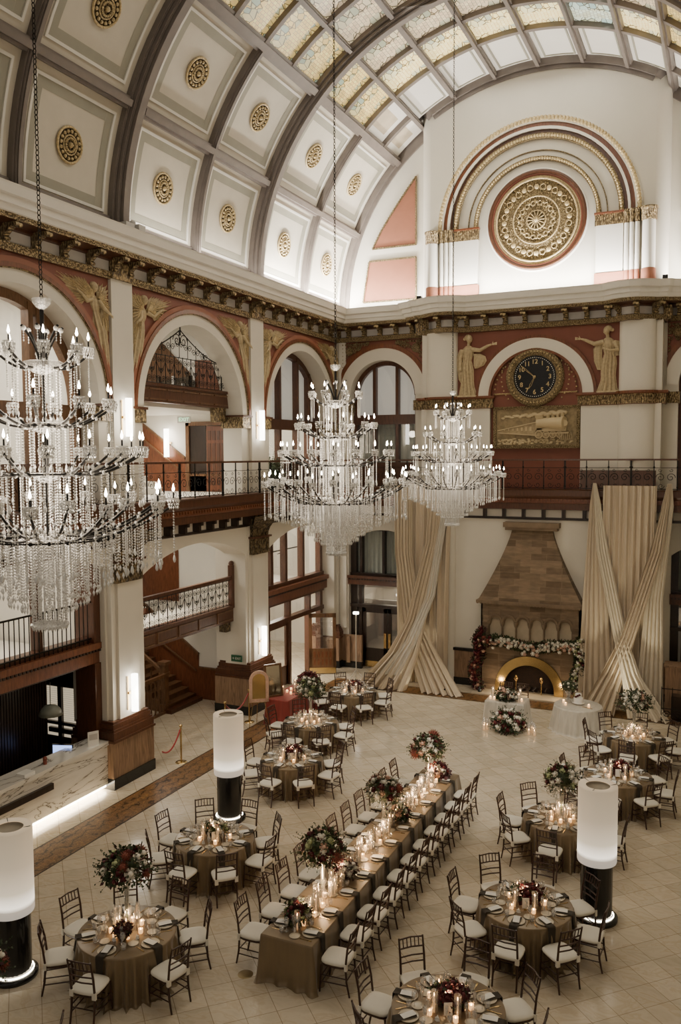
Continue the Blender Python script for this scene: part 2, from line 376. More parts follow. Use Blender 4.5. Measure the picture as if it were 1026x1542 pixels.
def ring(mb, P, c, zs, r0, r1, d0, d1, clip=99, mi=0, n=40, a0=0, a1=PI, zmax=99):
    def pt(r, a, d): return P(c + max(-clip, min(clip, -r * COS(a))), min(zmax, zs + r * S(a)), d)
    for i in range(n):
        a, b = a0 + (a1 - a0) * i / n, a0 + (a1 - a0) * (i + 1) / n
        for (x0, y0, x1, y1) in ((r0, d1, r1, d1), (r1, d1, r1, d0), (r0, d0, r0, d1)):
            mb.add([pt(x0, a, y0), pt(x0, b, y0), pt(x1, b, y1), pt(x1, a, y1)], [(0, 1, 2, 3)], mi)
PL = lambda a, z, d: (-13.5 - d, a, z)            # left wall: a = Y, d = depth behind the face
PR = lambda a, z, d: (1.5 + d, a, z)
PE = lambda a, z, d: (a, 29.05 + d, z)            # far wall side bays
PC = lambda a, z, d: (a, 28.5 + d, z)             # far wall middle bay
BAY = [7.0, 13.4, 19.8, 26.2]; PIL = [3.8, 10.2, 16.6, 23.0, 29.4]

# ground
o = struct(MB().box(-20, 2.2, -2, 33, -.2, 0).build('floor', M['floor']))
mb = MB().box(-12.75, -11.95, -2, 27.35, 0, .004).box(-11.95, -.2, 26.55, 27.35, 0, .004)
struct(mb.build('trim_1', M['mosaic']))
mb = MB()
for x in (-12.78, -11.95): mb.box(x, x + .03, -2, 27.4, .001, .006)
mb.box(-11.95, -.2, 26.53, 26.56, .001, .006).box(-12.75, -.2, 27.35, 27.38, .001, .006)
struct(mb.build('trim_2', M['wooddark']))

# left and right walls
def sidewall(P, name, full):
    mb = MB()
    for k, c in enumerate(BAY):
        a0, a1 = c - 3.2, c + 3.2
        if k == 3: a1 = 29.4
        openwall(mb, P, a0, a1, 6.87, 12.2, c, 2.38, 6.87, 9.2, 2.38, .65, 0, 0)
        openwall(mb, P, a0, a1, 0, 6.87, c, 2.50 if k > 1 else 2.75, 0, 5.0 if k > 1 else 5.3, .58, .75, 0, 0)
    mb.add([P(-2, 0, 0), P(3.8, 0, 0), P(3.8, 12.2, 0), P(-2, 12.2, 0)], [(0, 1, 2, 3)])
    mb.add([P(-2, 12.2, 0), P(29.4, 12.2, 0), P(29.4, 13.3, 0), P(-2, 13.3, 0)], [(0, 1, 2, 3)])
    return struct(mb.build(name, M['cream']))
sidewall(PL, 'wall_left', True)
mb = MB(); mb.box(1.5, 1.7, 1.5, 29.4, 0, 13.3); struct(mb.build('wall_right', M['cream']))
# red spandrel fields + arch mouldings per bay
tn = [2]
def trim(mb, mats, **k):
    tn[0] += 1; return struct(mb.build('trim_%d' % tn[0], mats, **k))
for k, c in enumerate(BAY):
    if k == 0: continue
    mb = MB(); hw = 2.82
    pts = arc_pts(c, 2.88, 9.2, 2.88, 40)
    for p, r in zip(pts, pts[1:]):
        pa, ra = max(c - hw, min(c + hw, p[0])), max(c - hw, min(c + hw, r[0]))
        if ra - pa > 1e-5:
            zp = lambda a: 9.2 + math.sqrt(max(0, 2.88 ** 2 - (a - c) ** 2))
            mb.add([PL(pa, zp(pa), -.012), PL(ra, zp(ra), -.012), PL(ra, 12.2, -.012), PL(pa, 12.2, -.012)], [(0, 1, 2, 3)])
    trim(mb, M['red'])
    mb = MB(); ring(mb, PL, c, 9.2, 2.38, 2.68, 0, -.05, hw, 0); ring(mb, PL, c, 9.2, 2.68, 2.78, 0, -.10, hw, 1); ring(mb, PL, c, 9.2, 2.78, 2.90, 0, -.07, hw, 2); ring(mb, PL, c, 9.2, 2.655, 2.69, 0, -.085, hw, 3)
    trim(mb, [M['cream'], M['woodred'], M['rose'], M['goldfine']])
    # impost bands inside the opening and on the face
    mb = MB()
    for s in (-1, 1):
        e = c + s * 2.38; y0, y1 = (e - .44, e + .06) if s < 0 else (e - .06, e + .44)
        mb.box(-14.2, -13.42, y0, y1, 8.85, 9.18); mb.box(-14.22, -13.38, y0 - .03, y1 + .03, 9.18, 9.24, 1)
    trim(mb, [M['gold'], M['wood']])

# pilasters (left wall)
for k, y in enumerate(PIL):
    if k == 0: continue
    corner = k == 4; y0, y1 = (y - .39, y + .39) if not corner else (28.98, 29.4)
    mb = MB(); mb.box(-14.0, -13.4, y0, y1, 1.5, 12.2, 0)
    by0, by1 = (y - .8, y + .8) if not corner else (28.68, 29.5)
    bx = -13.28
    # flanking side strips of the pier below the balcony
    mb.box(-14.25, -13.47, by0 + .24, by1 - .24, 1.58, 6.2, 0); mb.box(-14.25, -13.6, by0 + .17, by1 - .17, 1.58, 5.6, 0)
    mb.box(-14.6, -14.2, by0 + .13, by1 - .13, 1.5, 6.45, 0)
    trim(mb, [M['cream']])
    mb = MB()
    mb.box(-14.62, bx, by0, by1, 0, .27, 3)
    mb.box(-14.6, bx - .03, by0 + .01, by1 - .01, .27, 1.14, 1)
    for (z0, z1, i) in ((1.14, 1.20, .0), (1.20, 1.38, .03), (1.38, 1.44, .06), (1.44, 1.56, .09), (1.56, 1.62, .12)):
        mb.box(-14.6 + i, bx - i + .02, by0 + i, by1 - i, z0, z1, 2)
    trim(mb, [M['cream'], M['veneer'], M['wood'], M['blackgloss']])
    if not corner:
        mb = MB(); mb.box(-14.1, -13.33, y - .5, y + .5, 4.96, 5.46, 0); mb.box(-14.1, -13.26, y - .55, y + .55, 5.46, 5.52, 1)
        def con(u, v): return (-13.35 + .35 * v ** 2, y + (u - .5) * (.95 + .9 * v * v), 5.52 + .66 * v)
        mb.surf(con, 8, 6, 0); mb.box(-13.6, -13.36, y - .45, y + .45, 5.5, 6.2, 0)
        trim(mb, [M['golddark'], M['wood']])

# entablature
PATH = [(-13.5, -2), (-13.5, 29.05), (-9.98, 29.05), (-9.98, 28.62), (-9.82, 28.55)]
def bulge(x0, x1, y, d, n=12):
    c = (x0 + x1) / 2; h = (x1 - x0) / 2; return [(c - h * COS(PI * i / n), y - d * S(PI * i / n) ** .8) for i in range(n + 1)]
def sbulge(x0, x1, y, d, n=14): return [(x0 + (x1 - x0) * i / n, y - d * (1 - COS(2 * PI * i / n)) / 2) for i in range(n + 1)]
BL = bulge(-9.76, -8.66, 28.5, .33); BR = bulge(-3.34, -2.24, 28.5, .33)
PATH += sbulge(-9.78, -8.3, 28.5, .36) + sbulge(-3.7, -2.22, 28.5, .36) + [(-2.18, 28.55), (-2.02, 28.62), (-2.02, 29.05), (1.5, 29.05), (1.5, 1.5)]
gl = [(.0, 12.2, 0), (.06, 12.22, 0), (.06, 12.24, 0), (.10, 12.36, 0), (.05, 12.38, 1), (.05, 12.62, 1), (.10, 12.63, 1)]
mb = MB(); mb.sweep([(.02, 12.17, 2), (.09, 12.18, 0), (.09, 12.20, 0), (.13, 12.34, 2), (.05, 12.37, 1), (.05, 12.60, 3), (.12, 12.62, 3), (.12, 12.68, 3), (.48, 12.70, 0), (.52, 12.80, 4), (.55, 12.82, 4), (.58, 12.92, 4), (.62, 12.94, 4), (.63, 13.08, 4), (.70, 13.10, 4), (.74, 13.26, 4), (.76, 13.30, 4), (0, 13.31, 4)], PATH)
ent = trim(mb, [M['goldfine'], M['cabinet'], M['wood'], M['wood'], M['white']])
def bracket_mesh():
    mb = MB(); n = 8
    for i in range(n):                           # S-shaped gilded console
        v0, v1 = i / n, (i + 1) / n
        f = lambda v: .06 + .40 * v ** 1.7
        mb.add([(f(v0), -.07, .34 * v0 - .02), (f(v0), .07, .34 * v0 - .02), (f(v1), .07, .34 * v1 - .02), (f(v1), -.07, .34 * v1 - .02), (0, -.07, .34 * v0 - .02), (0, .07, .34 * v0 - .02), (0, .07, .34 * v1 - .02), (0, -.07, .34 * v1 - .02)],
               [(0, 1, 2, 3), (0, 3, 7, 4), (1, 5, 6, 2), (4, 5, 1, 0)], 0)
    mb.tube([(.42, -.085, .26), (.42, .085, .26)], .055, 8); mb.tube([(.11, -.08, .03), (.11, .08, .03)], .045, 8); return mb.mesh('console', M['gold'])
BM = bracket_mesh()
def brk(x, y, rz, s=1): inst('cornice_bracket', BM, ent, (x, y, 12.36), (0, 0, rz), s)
for i, p in enumerate(PIL[:-1]):
    brk(-13.45, p - .28, 0, 1.0); brk(-13.45, p + .28, 0, 1.0)
    for j in range(1, 7): brk(-13.45, p + .28 + (6.4 - .56) * j / 7, 0)
for x in [-12.95 + .62 * j for j in range(5)]: brk(x, 29.0, -PI / 2)
for j in range(8): brk(-8.3 + .66 * j, 28.45, -PI / 2)
for B in (BL, BR):
    for j, a in ((2, -.7), (6, 0), (10, .7)): brk(B[j][0], B[j][1], -PI / 2 + a)
for x in (-1.6, -.9, -.2): brk(x, 29.0, -PI / 2)
# gold capital blocks over pilasters
mb = MB()
for p in PIL[1:-1]: mb.box(-13.5, -13.34, p - .39, p + .39, 12.2, 12.62)
mb.box(-13.5, -13.3, 28.96, 29.1, 12.2, 12.62).box(-10.2, -9.95, 28.5, 29.05, 12.2, 12.62).box(-2.05, -1.8, 28.5, 29.05, 12.2, 12.62)
trim(mb, M['gold'])
# vents band above cornice on the left wall
mb = MB(); mb.box(-13.75, -13.36, -2, 29.05, 13.3, 13.62, 0)
for j in range(44):
    y = 3 + j * .6; mb.box(-13.4, -13.35, y, y + .26, 13.40, 13.54, 1)
trim(mb, [M['rib'], M['wooddark']])

# ---------------------------------------------------------------- vault
CX, CZ, RV = -6.0, 13.3, 7.3
def V(r, deg, y): a = R(deg); return (CX - r * COS(a), y, CZ + r * S(a))
def varc(mb, r0, r1, y0, y1, d0, d1, mi, n=None, uv=False):   # curved slab, inner face at r0
    n = n or max(2, int(abs(d1 - d0) / 3))
    mb.surf(lambda u, v: V(r0, d0 + (d1 - d0) * v, y0 + (y1 - y0) * u), 1, n, mi, True, uv)
    if r1 > r0:
        for y in (y0, y1): mb.surf(lambda u, v: V(r0 + (r1 - r0) * u, d0 + (d1 - d0) * v, y), 1, n, mi)
        for d in (d0, d1): mb.surf(lambda u, v: V(r0 + (r1 - r0) * u, d, y0 + (y1 - y0) * v), 1, 1, mi, False)
# outer shell closes the roof
mb = MB(); mb.surf(lambda u, v: V(7.75, 180 * v, -2 + 31.6 * u), 4, 60, 0); struct(mb.build('ceiling', M['cream']))
MAJ = [3.65, 10.05, 16.45, 22.82]; MIN = [6.85, 13.25, 19.65, 26.1]; END = 29.3
def rib(y, w, deep, d0=0, d1=180, mi=0):
    mb = MB()
    for (hw, r) in ((w, 7.30), (w * .72, 7.30 - deep * .5), (w * .4, 7.30 - deep)): varc(mb, r, 7.46, y - hw, y + hw, d0, d1, mi, 60)
    for s in (-1, 1):
        for q in (.86, .56): varc(mb, 7.285 - (deep * .5 if q < .6 else 0), 7.3, y + s * w * q - .012, y + s * w * q + .012, d0, d1, mi, 60)
    return trim(mb, M['rib'])
for y in MAJ: rib(y, .27, .20)
for y in MIN: rib(y, .12, .10, 0, 45); rib(y, .12, .10, 135, 180)
mb = MB(); varc(mb, 7.25, 7.6, END - .12, END + .1, 0, 46, 0, 20); varc(mb, 7.12, 7.6, END - .02, END + .12, 0, 62, 0, 20); varc(mb, 7.25, 7.6, END - .12, END + .1, 134, 180, 0, 20); varc(mb, 7.12, 7.6, END - .02, END + .12, 118, 180, 0, 20)
varc(mb, 7.22, 7.6, 28.38, 28.52, 60.3, 119.7, 0, 30); varc(mb, 7.08, 7.6, 28.46, 28.62, 60.3, 119.7, 0, 30)
for s, dd in ((1, 60.3), (-1, 119.7)):    # rounded corner returns between middle and side bays
    for r in (7.2, 7.08):
        def cr(u, v, r=r, s=s, dd=dd):
            a = v * PI / 2; return V(r + .4 * u, dd - s * 3.2 * S(a), (28.40 if r > 7.1 else 28.5) + .9 * (1 - COS(a)))
        mb.surf(cr, 1, 8, 0)
trim(mb, M['rib'])
# longitudinal ribs
def lrib(deg, y0, y1, hw=.9, deep=.1):
    mb = MB(); varc(mb, 7.30, 7.46, y0, y1, deg - hw, deg + hw, 0, 2); varc(mb, 7.30 - deep, 7.34, y0, y1, deg - hw * .55, deg + hw * .55, 0, 2)
    return trim(mb, M['rib'])
spans = [(-2, 3.4), (3.9, 9.8), (10.3, 16.2), (16.7, 22.57), (23.07, END)]
LR = [(22.5, 1.1), (45, 1.4), (56.25, .7), (67.5, .8), (78.75, .7), (90, .8), (101.25, .7), (112.5, .8), (123.75, .7), (135, 1.4), (157.5, 1.1)]
for d, hw in LR:
    for y0, y1 in spans[1:]:
        if d in (78.75, 90, 101.25) and y1 == END: y1 = 28.5
        lrib(d, y0, y1, hw)
mb = MB()
for y0, y1 in spans[1:]: varc(mb, 7.2, 7.6, y0, y1, 0, 1.5, 0, 1); varc(mb, 7.2, 7.6, y0, y1, 178.5, 180, 0, 1)
trim(mb, M['rib'])
# coffered panels with rosettes on the flanks
def panel(y0, y1, d0, d1):
    mb = MB(); varc(mb, 7.44, 7.44, y0, y1, d0, d1, 0)
    k = .0; fy, fd = .20, 1.6; wy, wd = .24, 1.9
    iy0, iy1, id0, id1 = y0 + fy, y1 - fy, d0 + fd, d1 - fd
    for (a, b, c, d) in ((iy0, iy0 + wy, id0, id1), (iy1 - wy, iy1, id0, id1), (iy0 + wy, iy1 - wy, id0, id0 + wd), (iy0 + wy, iy1 - wy, id1 - wd, id1)): varc(mb, 7.432, 7.432, a, b, c, d, 1)
    t, td = .03, .25
    for (a, b, c, d) in ((iy0 - t, iy0 + t, id0 - td, id1 + td), (iy1 - t, iy1 + t, id0 - td, id1 + td), (iy0, iy1, id0 - td, id0 + td), (iy0, iy1, id1 - td, id1 + td)): varc(mb, 7.40, 7.44, a, b, c, d, 2)
    return trim(mb, [M['panel'], M['panelgrey'], M['white']])
def rosette_mesh():
    mb = MB(); Rr = .36
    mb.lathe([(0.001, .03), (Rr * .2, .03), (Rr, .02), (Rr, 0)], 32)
    mb.tube([(Rr * COS(a), Rr * S(a), .03) for a in [2 * PI * i / 32 for i in range(32)]], .030, 6, 1, closed=True)
    mb.tube([(Rr * .55 * COS(a), Rr * .55 * S(a), .045) for a in [2 * PI * i / 24 for i in range(24)]], .018, 5, 1, closed=True)
    mb.ball((0, 0, .06), .06, 10, 5, 1)
    for k in range(16):
        a = 2 * PI * k / 16; mb.ball((Rr * .76 * COS(a), Rr * .76 * S(a), .045), .042, 6, 4, 1, (1, 1, .7))
        a += PI / 16; mb.ball((Rr * .38 * COS(a), Rr * .38 * S(a), .05), .032, 6, 4, 1)
    return mb.mesh('rosette', [M['golddark'], M['goldflat']])  # darker gold base paints the shade between the raised parts
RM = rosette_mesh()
halves = [(3.92, 6.73), (6.97, 9.78), (10.32, 13.13), (13.37, 16.18), (16.72, 19.53), (19.77, 22.55), (23.09, 25.98), (26.22, 29.15)]
for (y0, y1) in halves[1:]:
    for (d0, d1, row) in ((1.5, 21.4, 'lower'), (23.6, 43.6, 'upper')):
        for side in (0, 1):
            a, b = (d0, d1) if side == 0 else (180 - d1, 180 - d0)
            panel(y0, y1, a, b)
            if side and (y1 < 20 or row == 'lower'): continue
            yc = (y0 + y1) / 2; dc = (a + b) / 2; p = V(7.43, dc, yc)
            idx = ['', 'nearest the viewer', 'third from the near end', 'second from the near end', 'fourth from the near end', 'fifth from the near end', 'fourth', 'fifth']
            if side: continue
            n = sum(1 for h in halves if h[0] > y0)
            lab = ['next to the far wall', 'second from the far wall', 'third from the far wall', 'fourth from the far wall', 'fifth from the far wall', 'sixth from the far wall', 'seventh from the far wall'][n]
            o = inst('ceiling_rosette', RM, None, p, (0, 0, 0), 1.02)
            o.rotation_mode = 'QUATERNION'
            z = Vector((CX, yc, CZ)) - Vector(p); o.rotation_quaternion = z.to_track_quat('Z', 'Y')
            tag(o, 'gilded round rosette in the %s row of left vault coffers, %s' % (row, lab), 'ceiling rosette', 'gilded rosettes on the left flank of the vault')
# stained glass cells and plain panels at the crown
wn = [0]
def cell(y0, y1, d0, d1, kind):
    mb = MB()
    if kind == 'P':
        varc(mb, 7.44, 7.44, y0, y1, d0, d1, 0); m_ = [M['white'], M['panelgrey'], M['sandlight']]
        for (a, b, c, d) in ((y0 + .12, y0 + .17, d0 + 1, d1 - 1), (y1 - .17, y1 - .12, d0 + 1, d1 - 1), (y0 + .12, y1 - .12, d0 + 1, d0 + 1.4), (y0 + .12, y1 - .12, d1 - 1.4, d1 - 1)): varc(mb, 7.41, 7.44, a, b, c, d, 1)
        trim(mb, m_); return
    if kind == 'Q':
        varc(mb, 7.44, 7.44, y0, y1, d0, d1, 0); varc(mb, 7.435, 7.435, y0 + .3, y1 - .3, d0 + 2.2, d1 - 2.2, 1); trim(mb, [M['white'], M['sandlight']]); return
    varc(mb, 7.42, 7.42, y0, y1, d0, d1, 0, 3, True); wn[0] += 1
    struct(mb.build('window_%d' % wn[0], M['st' + kind]))
cells = []
degs = [45, 56.25, 67.5, 78.75, 90, 101.25, 112.5, 123.75, 135]
rows = [(10.32 + 1.58 * i * 1.0, 10.32 + 1.58 * (i + 1)) for i in range(0)]
for (s0, s1, n) in ((10.32, 16.2, 4), (16.7, 22.57, 4)):
    for i in range(n):
        y0 = s0 + (s1 - s0) * i / n; y1 = s0 + (s1 - s0) * (i + 1) / n
        for j in range(8):
            cell(y0, y1, degs[j] + .8, degs[j + 1] - .8, 'A' if j in (0, 7) else 'B' if i != 3 or j in (1, 6) else 'B')
        if i: 
            mb = MB(); varc(mb, 7.28, 7.44, y0 - .07, y0 + .07, 45, 135, 0, 40); trim(mb, M['rib'])
ys = [23.07, 24.55, 26.12, 27.75, 29.2]
for j in range(8):
    e = j in (0, 7)
    cell(ys[0], ys[1], degs[j] + .8, degs[j + 1] - .8, 'A' if e else 'B' if j in (1, 6) else 'D' if j == 5 else 'B')
    cell(ys[1], ys[2], degs[j] + .8, degs[j + 1] - .8, 'A' if e else 'D' if j == 5 else 'C')
    if e:
        cell(ys[2] + .05, ys[3], degs[j] + .8, degs[j + 1] - .8, 'Q'); cell(ys[3] + .1, ys[4], degs[j] + .8, degs[j + 1] - .8, 'Q')
    else: cell(ys[2], 28.4, degs[j] + .8, degs[j + 1] - .8, 'P')
for y, d0, d1 in ((24.55, 45, 135), (26.12, 45, 135), (27.78, 45, 56.25), (27.78, 123.75, 135)):
    mb = MB(); varc(mb, 7.28, 7.44, y - .08, y + .08, d0, d1, 0, 40); trim(mb, M['rib'])

# ---------------------------------------------------------------- far wall
mb = MB()
for sgn, c in ((1, -11.67), (-1, -.33)):
    a0, a1 = (-13.5, -9.9) if sgn == 1 else (-2.1, 1.5)
    openwall(mb, PE, a0, a1, 6.87, 12.2, c, 1.27, 6.87, 10.2, 1.27, .5, 0, 0)
    openwall(mb, PE, a0, a1, 0, 6.87, c + .0, 1.38, 0, 4.75, .5, .4, 0, 0)
    mb.box(a0, a1, 29.05, 29.1, 12.2, 13.3)
# tympanum: side parts at 29.35, middle part at 28.5
n = 60
for i in range(n):
    x0, x1 = -13.3 + 14.6 * i / n, -13.3 + 14.6 * (i + 1) / n
    zt = lambda x: CZ + math.sqrt(max(0, 7.5 ** 2 - (x - CX) ** 2))
    y = 28.5 if (x0 > -9.75 and x1 < -2.25) else 29.35
    if y == 28.5: mb.add([(x0, y, 13.2), (x1, y, 13.2), (x1, y, zt(x1)), (x0, y, zt(x0))], [(0, 1, 2, 3)])
    mb.add([(x0, 29.35, 13.2), (x1, 29.35, 13.2), (x1, 29.35, zt(x1)), (x0, 29.35, zt(x0))], [(0, 1, 2, 3)])
mb.box(-13.5, 1.5, 28.55, 29.4, 13.2, 13.3)
struct(mb.build('wall_end', M['cream']))
# rounded corners beside the middle tympanum
mb = MB()
for s in (-1, 1):
    cx = -6 + s * 3.62
    mb.surf(lambda u, v: (cx + s * .42 * S(v * PI / 2), 28.5 + .42 * (1 - COS(v * PI / 2)), 13.25 + u * 6.6), 1, 10, 0)
    mb.surf(lambda u, v: (cx + s * .42, 28.92 + v * .45, 13.25 + u * 6.6), 1, 1, 0)
trim(mb, M['cream'])
# middle bay walls below the cornice
mb = MB()
mb.box(-9.74, -2.26, 28.5, 29.1, 9.6, 12.2, 0)
mb.box(-9.95, -7.5, 28.42, 29.1, 6.2, 9.6, 1); mb.box(-4.5, -2.05, 28.42, 29.1, 6.2, 9.6, 1); mb.box(-7.5, -4.5, 28.6, 29.1, 6.2, 9.6, 0)
mb.box(-9.95, -2.05, 28.42, 29.1, 0, 6.2, 1)
for x in (-9.95, -2.25): mb.box(x, x + .2, 28.5, 29.1, 9.6, 12.2, 1)
trim(mb, [M['red'], M['cream']])
# round columns of the middle bay
for B in (BL, BR):
    mb = MB()
    for z0, z1, mi in ((9.98, 12.2, 0), (0, 9.62, 0)):
        mb.surf(lambda u, v: (B[0][0] + (B[-1][0] - B[0][0]) * (1 - COS(PI * u)) / 2, 28.5 - .32 * S(PI * u) ** .8, z0 + (z1 - z0) * v), 20, 1, mi)
    trim(mb, [M['cream']])
# gold band that wraps piers
for x0, x1, B in ((-10.0, -7.45, BL), (-4.55, -2.0, BR)):
    pth = [(x0 - .02, 29.2), (x0 - .02, 28.5), (B[0][0], 28.46)] + [(p[0], p[1] - .02) for p in B] + [(B[-1][0], 28.42), (x1, 28.42), (x1, 28.6)] if x0 < -6 else [(x0, 28.6), (x0, 28.42), (B[0][0], 28.42)] + [(p[0], p[1] - .02) for p in B] + [(B[-1][0], 28.46), (x1 + .02, 28.5), (x1 + .02, 29.2)]
    mb = MB(); mb.sweep([(0, 9.58, 1), (.06, 9.6, 0), (.05, 9.75, 0), (.06, 9.9, 1), (.12, 9.93, 1), (.12, 10.0, 1), (0, 10.0, 1)], pth); trim(mb, [M['gold'], M['woodred']])
# clock arch
mb = MB(); ring(mb, PC, -6, 9.95, 1.55, 1.9, 0, -.12, 99, 0); ring(mb, PC, -6, 9.95, 1.9, 2.0, 0, -.09, 99, 1); ring(mb, PC, -6, 9.95, 1.47, 1.55, 0, -.14, 99, 1)
mb.box(-7.9, -7.55, 28.36, 28.5, 9.93, 9.97, 1); mb.box(-4.45, -4.1, 28.36, 28.5, 9.93, 9.97, 1)
trim(mb, [M['cream'], M['woodred']])
mb = MB()
for i in range(26):
    a = PI * i / 25; mb.ball((-6 - 1.36 * COS(a), 28.46, 10.05 + 1.32 * S(a)), .032, 6, 4)
for i in range(14):
    for s in (-1, 1): mb.ball((-6 + s * (.62 + .74 * i / 13), 28.46, 10.05), .03, 6, 4)
for i in range(16):
    for s in (-1, 1): a = R(-38 + 8 * i); mb.ball((-6 + s * 1.12 * COS(a), 28.45, 10.57 + 1.12 * S(a)), .028, 6, 4)
trim(mb, M['goldflat'])
# side-bay arch trims, spandrels
for c, lo, hi in ((-11.67, -13.3, -10.05), (-.33, -1.95, 1.3)):
    mb = MB(); q = 1.62; zp = lambda a: 10.2 + math.sqrt(max(0, 1.86 ** 2 - (a - c) ** 2))
    for i in range(24):
        a, b = lo + (hi - lo) * i / 24, lo + (hi - lo) * (i + 1) / 24
        mb.add([PE(a, min(12.2, zp(a)), -.012), PE(b, min(12.2, zp(b)), -.012), PE(b, 12.2, -.012), PE(a, 12.2, -.012)], [(0, 1, 2, 3)], 0)
    ring(mb, PE, c, 10.2, 1.27, 1.70, 0, -.06, q, 1); ring(mb, PE, c, 10.2, 1.70, 1.86, 0, -.08, q, 2)
    trim(mb, [M['red'], M['cream'], M['woodred']])
    for s in (-1, 1):       # gilded scroll spandrel
        mb = MB(); rnd = random.Random(int(c * 10 + s))
        for k in range(40):
            u = rnd.random(); ax = c + s * (1.55 - u * 1.0); zz = 12.1 - rnd.random() * (12.1 - zp(ax) - .1) if 12.1 - zp(ax) > .12 else 12.08
            r0 = .05 + .05 * rnd.random(); t0 = rnd.random() * 6
            mb.tube([(ax + r0 * (1 - .1 * j) * COS(t0 + j * .8), 29.0, zz + r0 * (1 - .1 * j) * S(t0 + j * .8)) for j in range(8)], .014, 4)
        for k in range(10): u = k / 9; mb.ball((c + s * (1.56 - u * 1.0), 29.01, 12.09), .045, 6, 4)
        for k in range(8): u = k / 7; mb.ball((c + s * 1.56, 29.01, 12.09 - u * .95), .04, 6, 4)
        mb.ball((c + s * 1.30, 29.02, 11.85), .17, 10, 6, sc_=(1, .3, 1)); trim(mb, M['goldfine'])
    mb = MB()    # corner pilaster strip and impost
    x = -13.42 if c < -5 else 1.1
    mb.box(x, x + .3, 28.98, 29.05, 1.5, 12.2, 0); trim(mb, [M['cream']])
    mb = MB(); mb.box(c - 1.62, c - 1.22, 28.96, 29.5, 9.62, 9.98, 0); mb.box(c + 1.22, c + 1.62, 28.96, 29.5, 9.62, 9.98, 0); trim(mb, M['gold'])
# tympanum decoration -----------------------------------------------------
PT = PC; zc = 15.62
def beadring(mb, r, zc_, cx, br, n, a0=0, a1=PI, y=28.42, sx=1, sz=1):
    for i in range(n):
        a = a0 + (a1 - a0) * (i + .5) / n; mb.ball((cx - r * COS(a), y, zc_ + r * S(a)), br, 6, 4, sc_=(sx, .8, sz))
mb = MB(); C6 = -6.03
ring(mb, PT, C6, zc, 3.12, 3.32, 0, -.16, 99, 0); ring(mb, PT, C6, zc, 2.98, 3.12, 0, -.10, 99, 1); ring(mb, PT, C6, zc, 2.90, 2.98, 0, -.17, 99, 0); ring(mb, PT, C6, zc, 2.78, 2.90, 0, -.06, 99, 2)
ring(mb, PT, C6, zc, 2.62, 2.78, 0, -.13, 99, 3); ring(mb, PT, C6, zc, 1.93, 2.07, 0, -.10, 99, 3); ring(mb, PT, C6, zc, 2.25, 2.28, 0, -.05, 99, 3)
trim(mb, [M['cream'], M['woodred'], M['wood'], M['goldfine']])
mb = MB(); beadring(mb, 3.24, zc, C6, .075, 84, y=28.34, sz=1.2); beadring(mb, 2.70, zc, C6, .05, 90, y=28.37); beadring(mb, 2.0, zc, C6, .045, 76, y=28.4)
trim(mb, M['goldflat'])
for s in (-1, 1):     # clustered columns carrying the arch
    mb = MB(); X = lambda d: C6 + s * d
    cols = [(3.52, .20, 28.38), (3.18, .07, 28.36), (3.02, .07, 28.36), (2.86, .07, 28.38)]
    for d, r, y in cols:
        mb.lathe([(r, 0), (r, 1.5)], 16, (X(d), y, 13.75), 0); mb.lathe([(r * 1.12, 0), (r * 1.2, .1), (r * 1.12, .2), (r * 1.12, .45), (r, .47)], 16, (X(d), y, 13.3), 1)
        mb.lathe([(r * 1.05, 0), (r * 1.2, .03), (r * 1.2, .34), (r * 1.35, .36), (r * 1.35, .42)], 16, (X(d), y, 15.22), 2)
    a, b = sorted((X(2.75), X(1.92)))
    mb.box(a, b, 28.4, 28.5, 13.75, 15.24, 0); mb.box(a - .03, b + .03, 28.36, 28.5, 13.3, 13.75, 1); mb.box(a - .03, b + .03, 28.37, 28.5, 15.24, 15.58, 2); mb.box(a - .05, b + .05, 28.33, 28.5, 15.58, 15.64, 3)
    trim(mb, [M['white'], M['rose'], M['gold'], M['woodred']])
# big gilded medallion
md = empty('wall_medallion', (-6.0, 28.5, 15.66), 0, 'great round gilded medallion in a rust red ring high on the far wall', 'medallion')
MY = lambda mb, prof, n, mi: mb.add([(r * COS(2 * PI * j / n), -d, r * S(2 * PI * j / n)) for (r, d) in prof for j in range(n)], [(i * n + j, (i + 1) * n + j, (i + 1) * n + (j + 1) % n, i * n + (j + 1) % n) for i in range(len(prof) - 1) for j in range(n)], mi, True)
mb = MB(); MY(mb, [(1.66, 0), (1.66, .06), (1.61, .06)], 64, 2); MY(mb, [(1.61, 0), (1.61, .1), (1.55, .14), (1.48, .08)], 64, 0); MY(mb, [(1.48, .08), (1.45, .10), (1.42, .05)], 64, 1); MY(mb, [(1.42, .05), (1.30, .035)], 64, 3); mb.build('outer_ring', [M['wood'], M['red'], M['white'], M['goldflat']], md)
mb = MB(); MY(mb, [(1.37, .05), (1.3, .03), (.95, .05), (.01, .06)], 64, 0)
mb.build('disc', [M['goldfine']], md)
mb = MB()
rm = random.Random(4)
for q, rr, bt in ((16, 1.06, .085), (16, .58, .04), (48, .74, .022), (22, .31, .026)):
    for k in range(q):
        a = 2 * PI * k / q; mb.ball((rr * COS(a), -.08, rr * S(a)), bt, 8, 5, sc_=(1, .5, 1))
for k in range(16):
    for rr, sp in ((1.02, .16), (.52, .12)):      # curling leaves around each boss
        a = 2 * PI * (k + .5) / 16
        for s in (-1, 1): mb.tube([((rr + sp * (.9 - .14 * j) * COS(j * .75)) * COS(a + s * sp * (.7 - .06 * j) * S(j * .75) / rr), -.07, (rr + sp * (.9 - .14 * j) * COS(j * .75)) * S(a + s * sp * (.7 - .06 * j) * S(j * .75) / rr)) for j in range(7)], .018, 4)
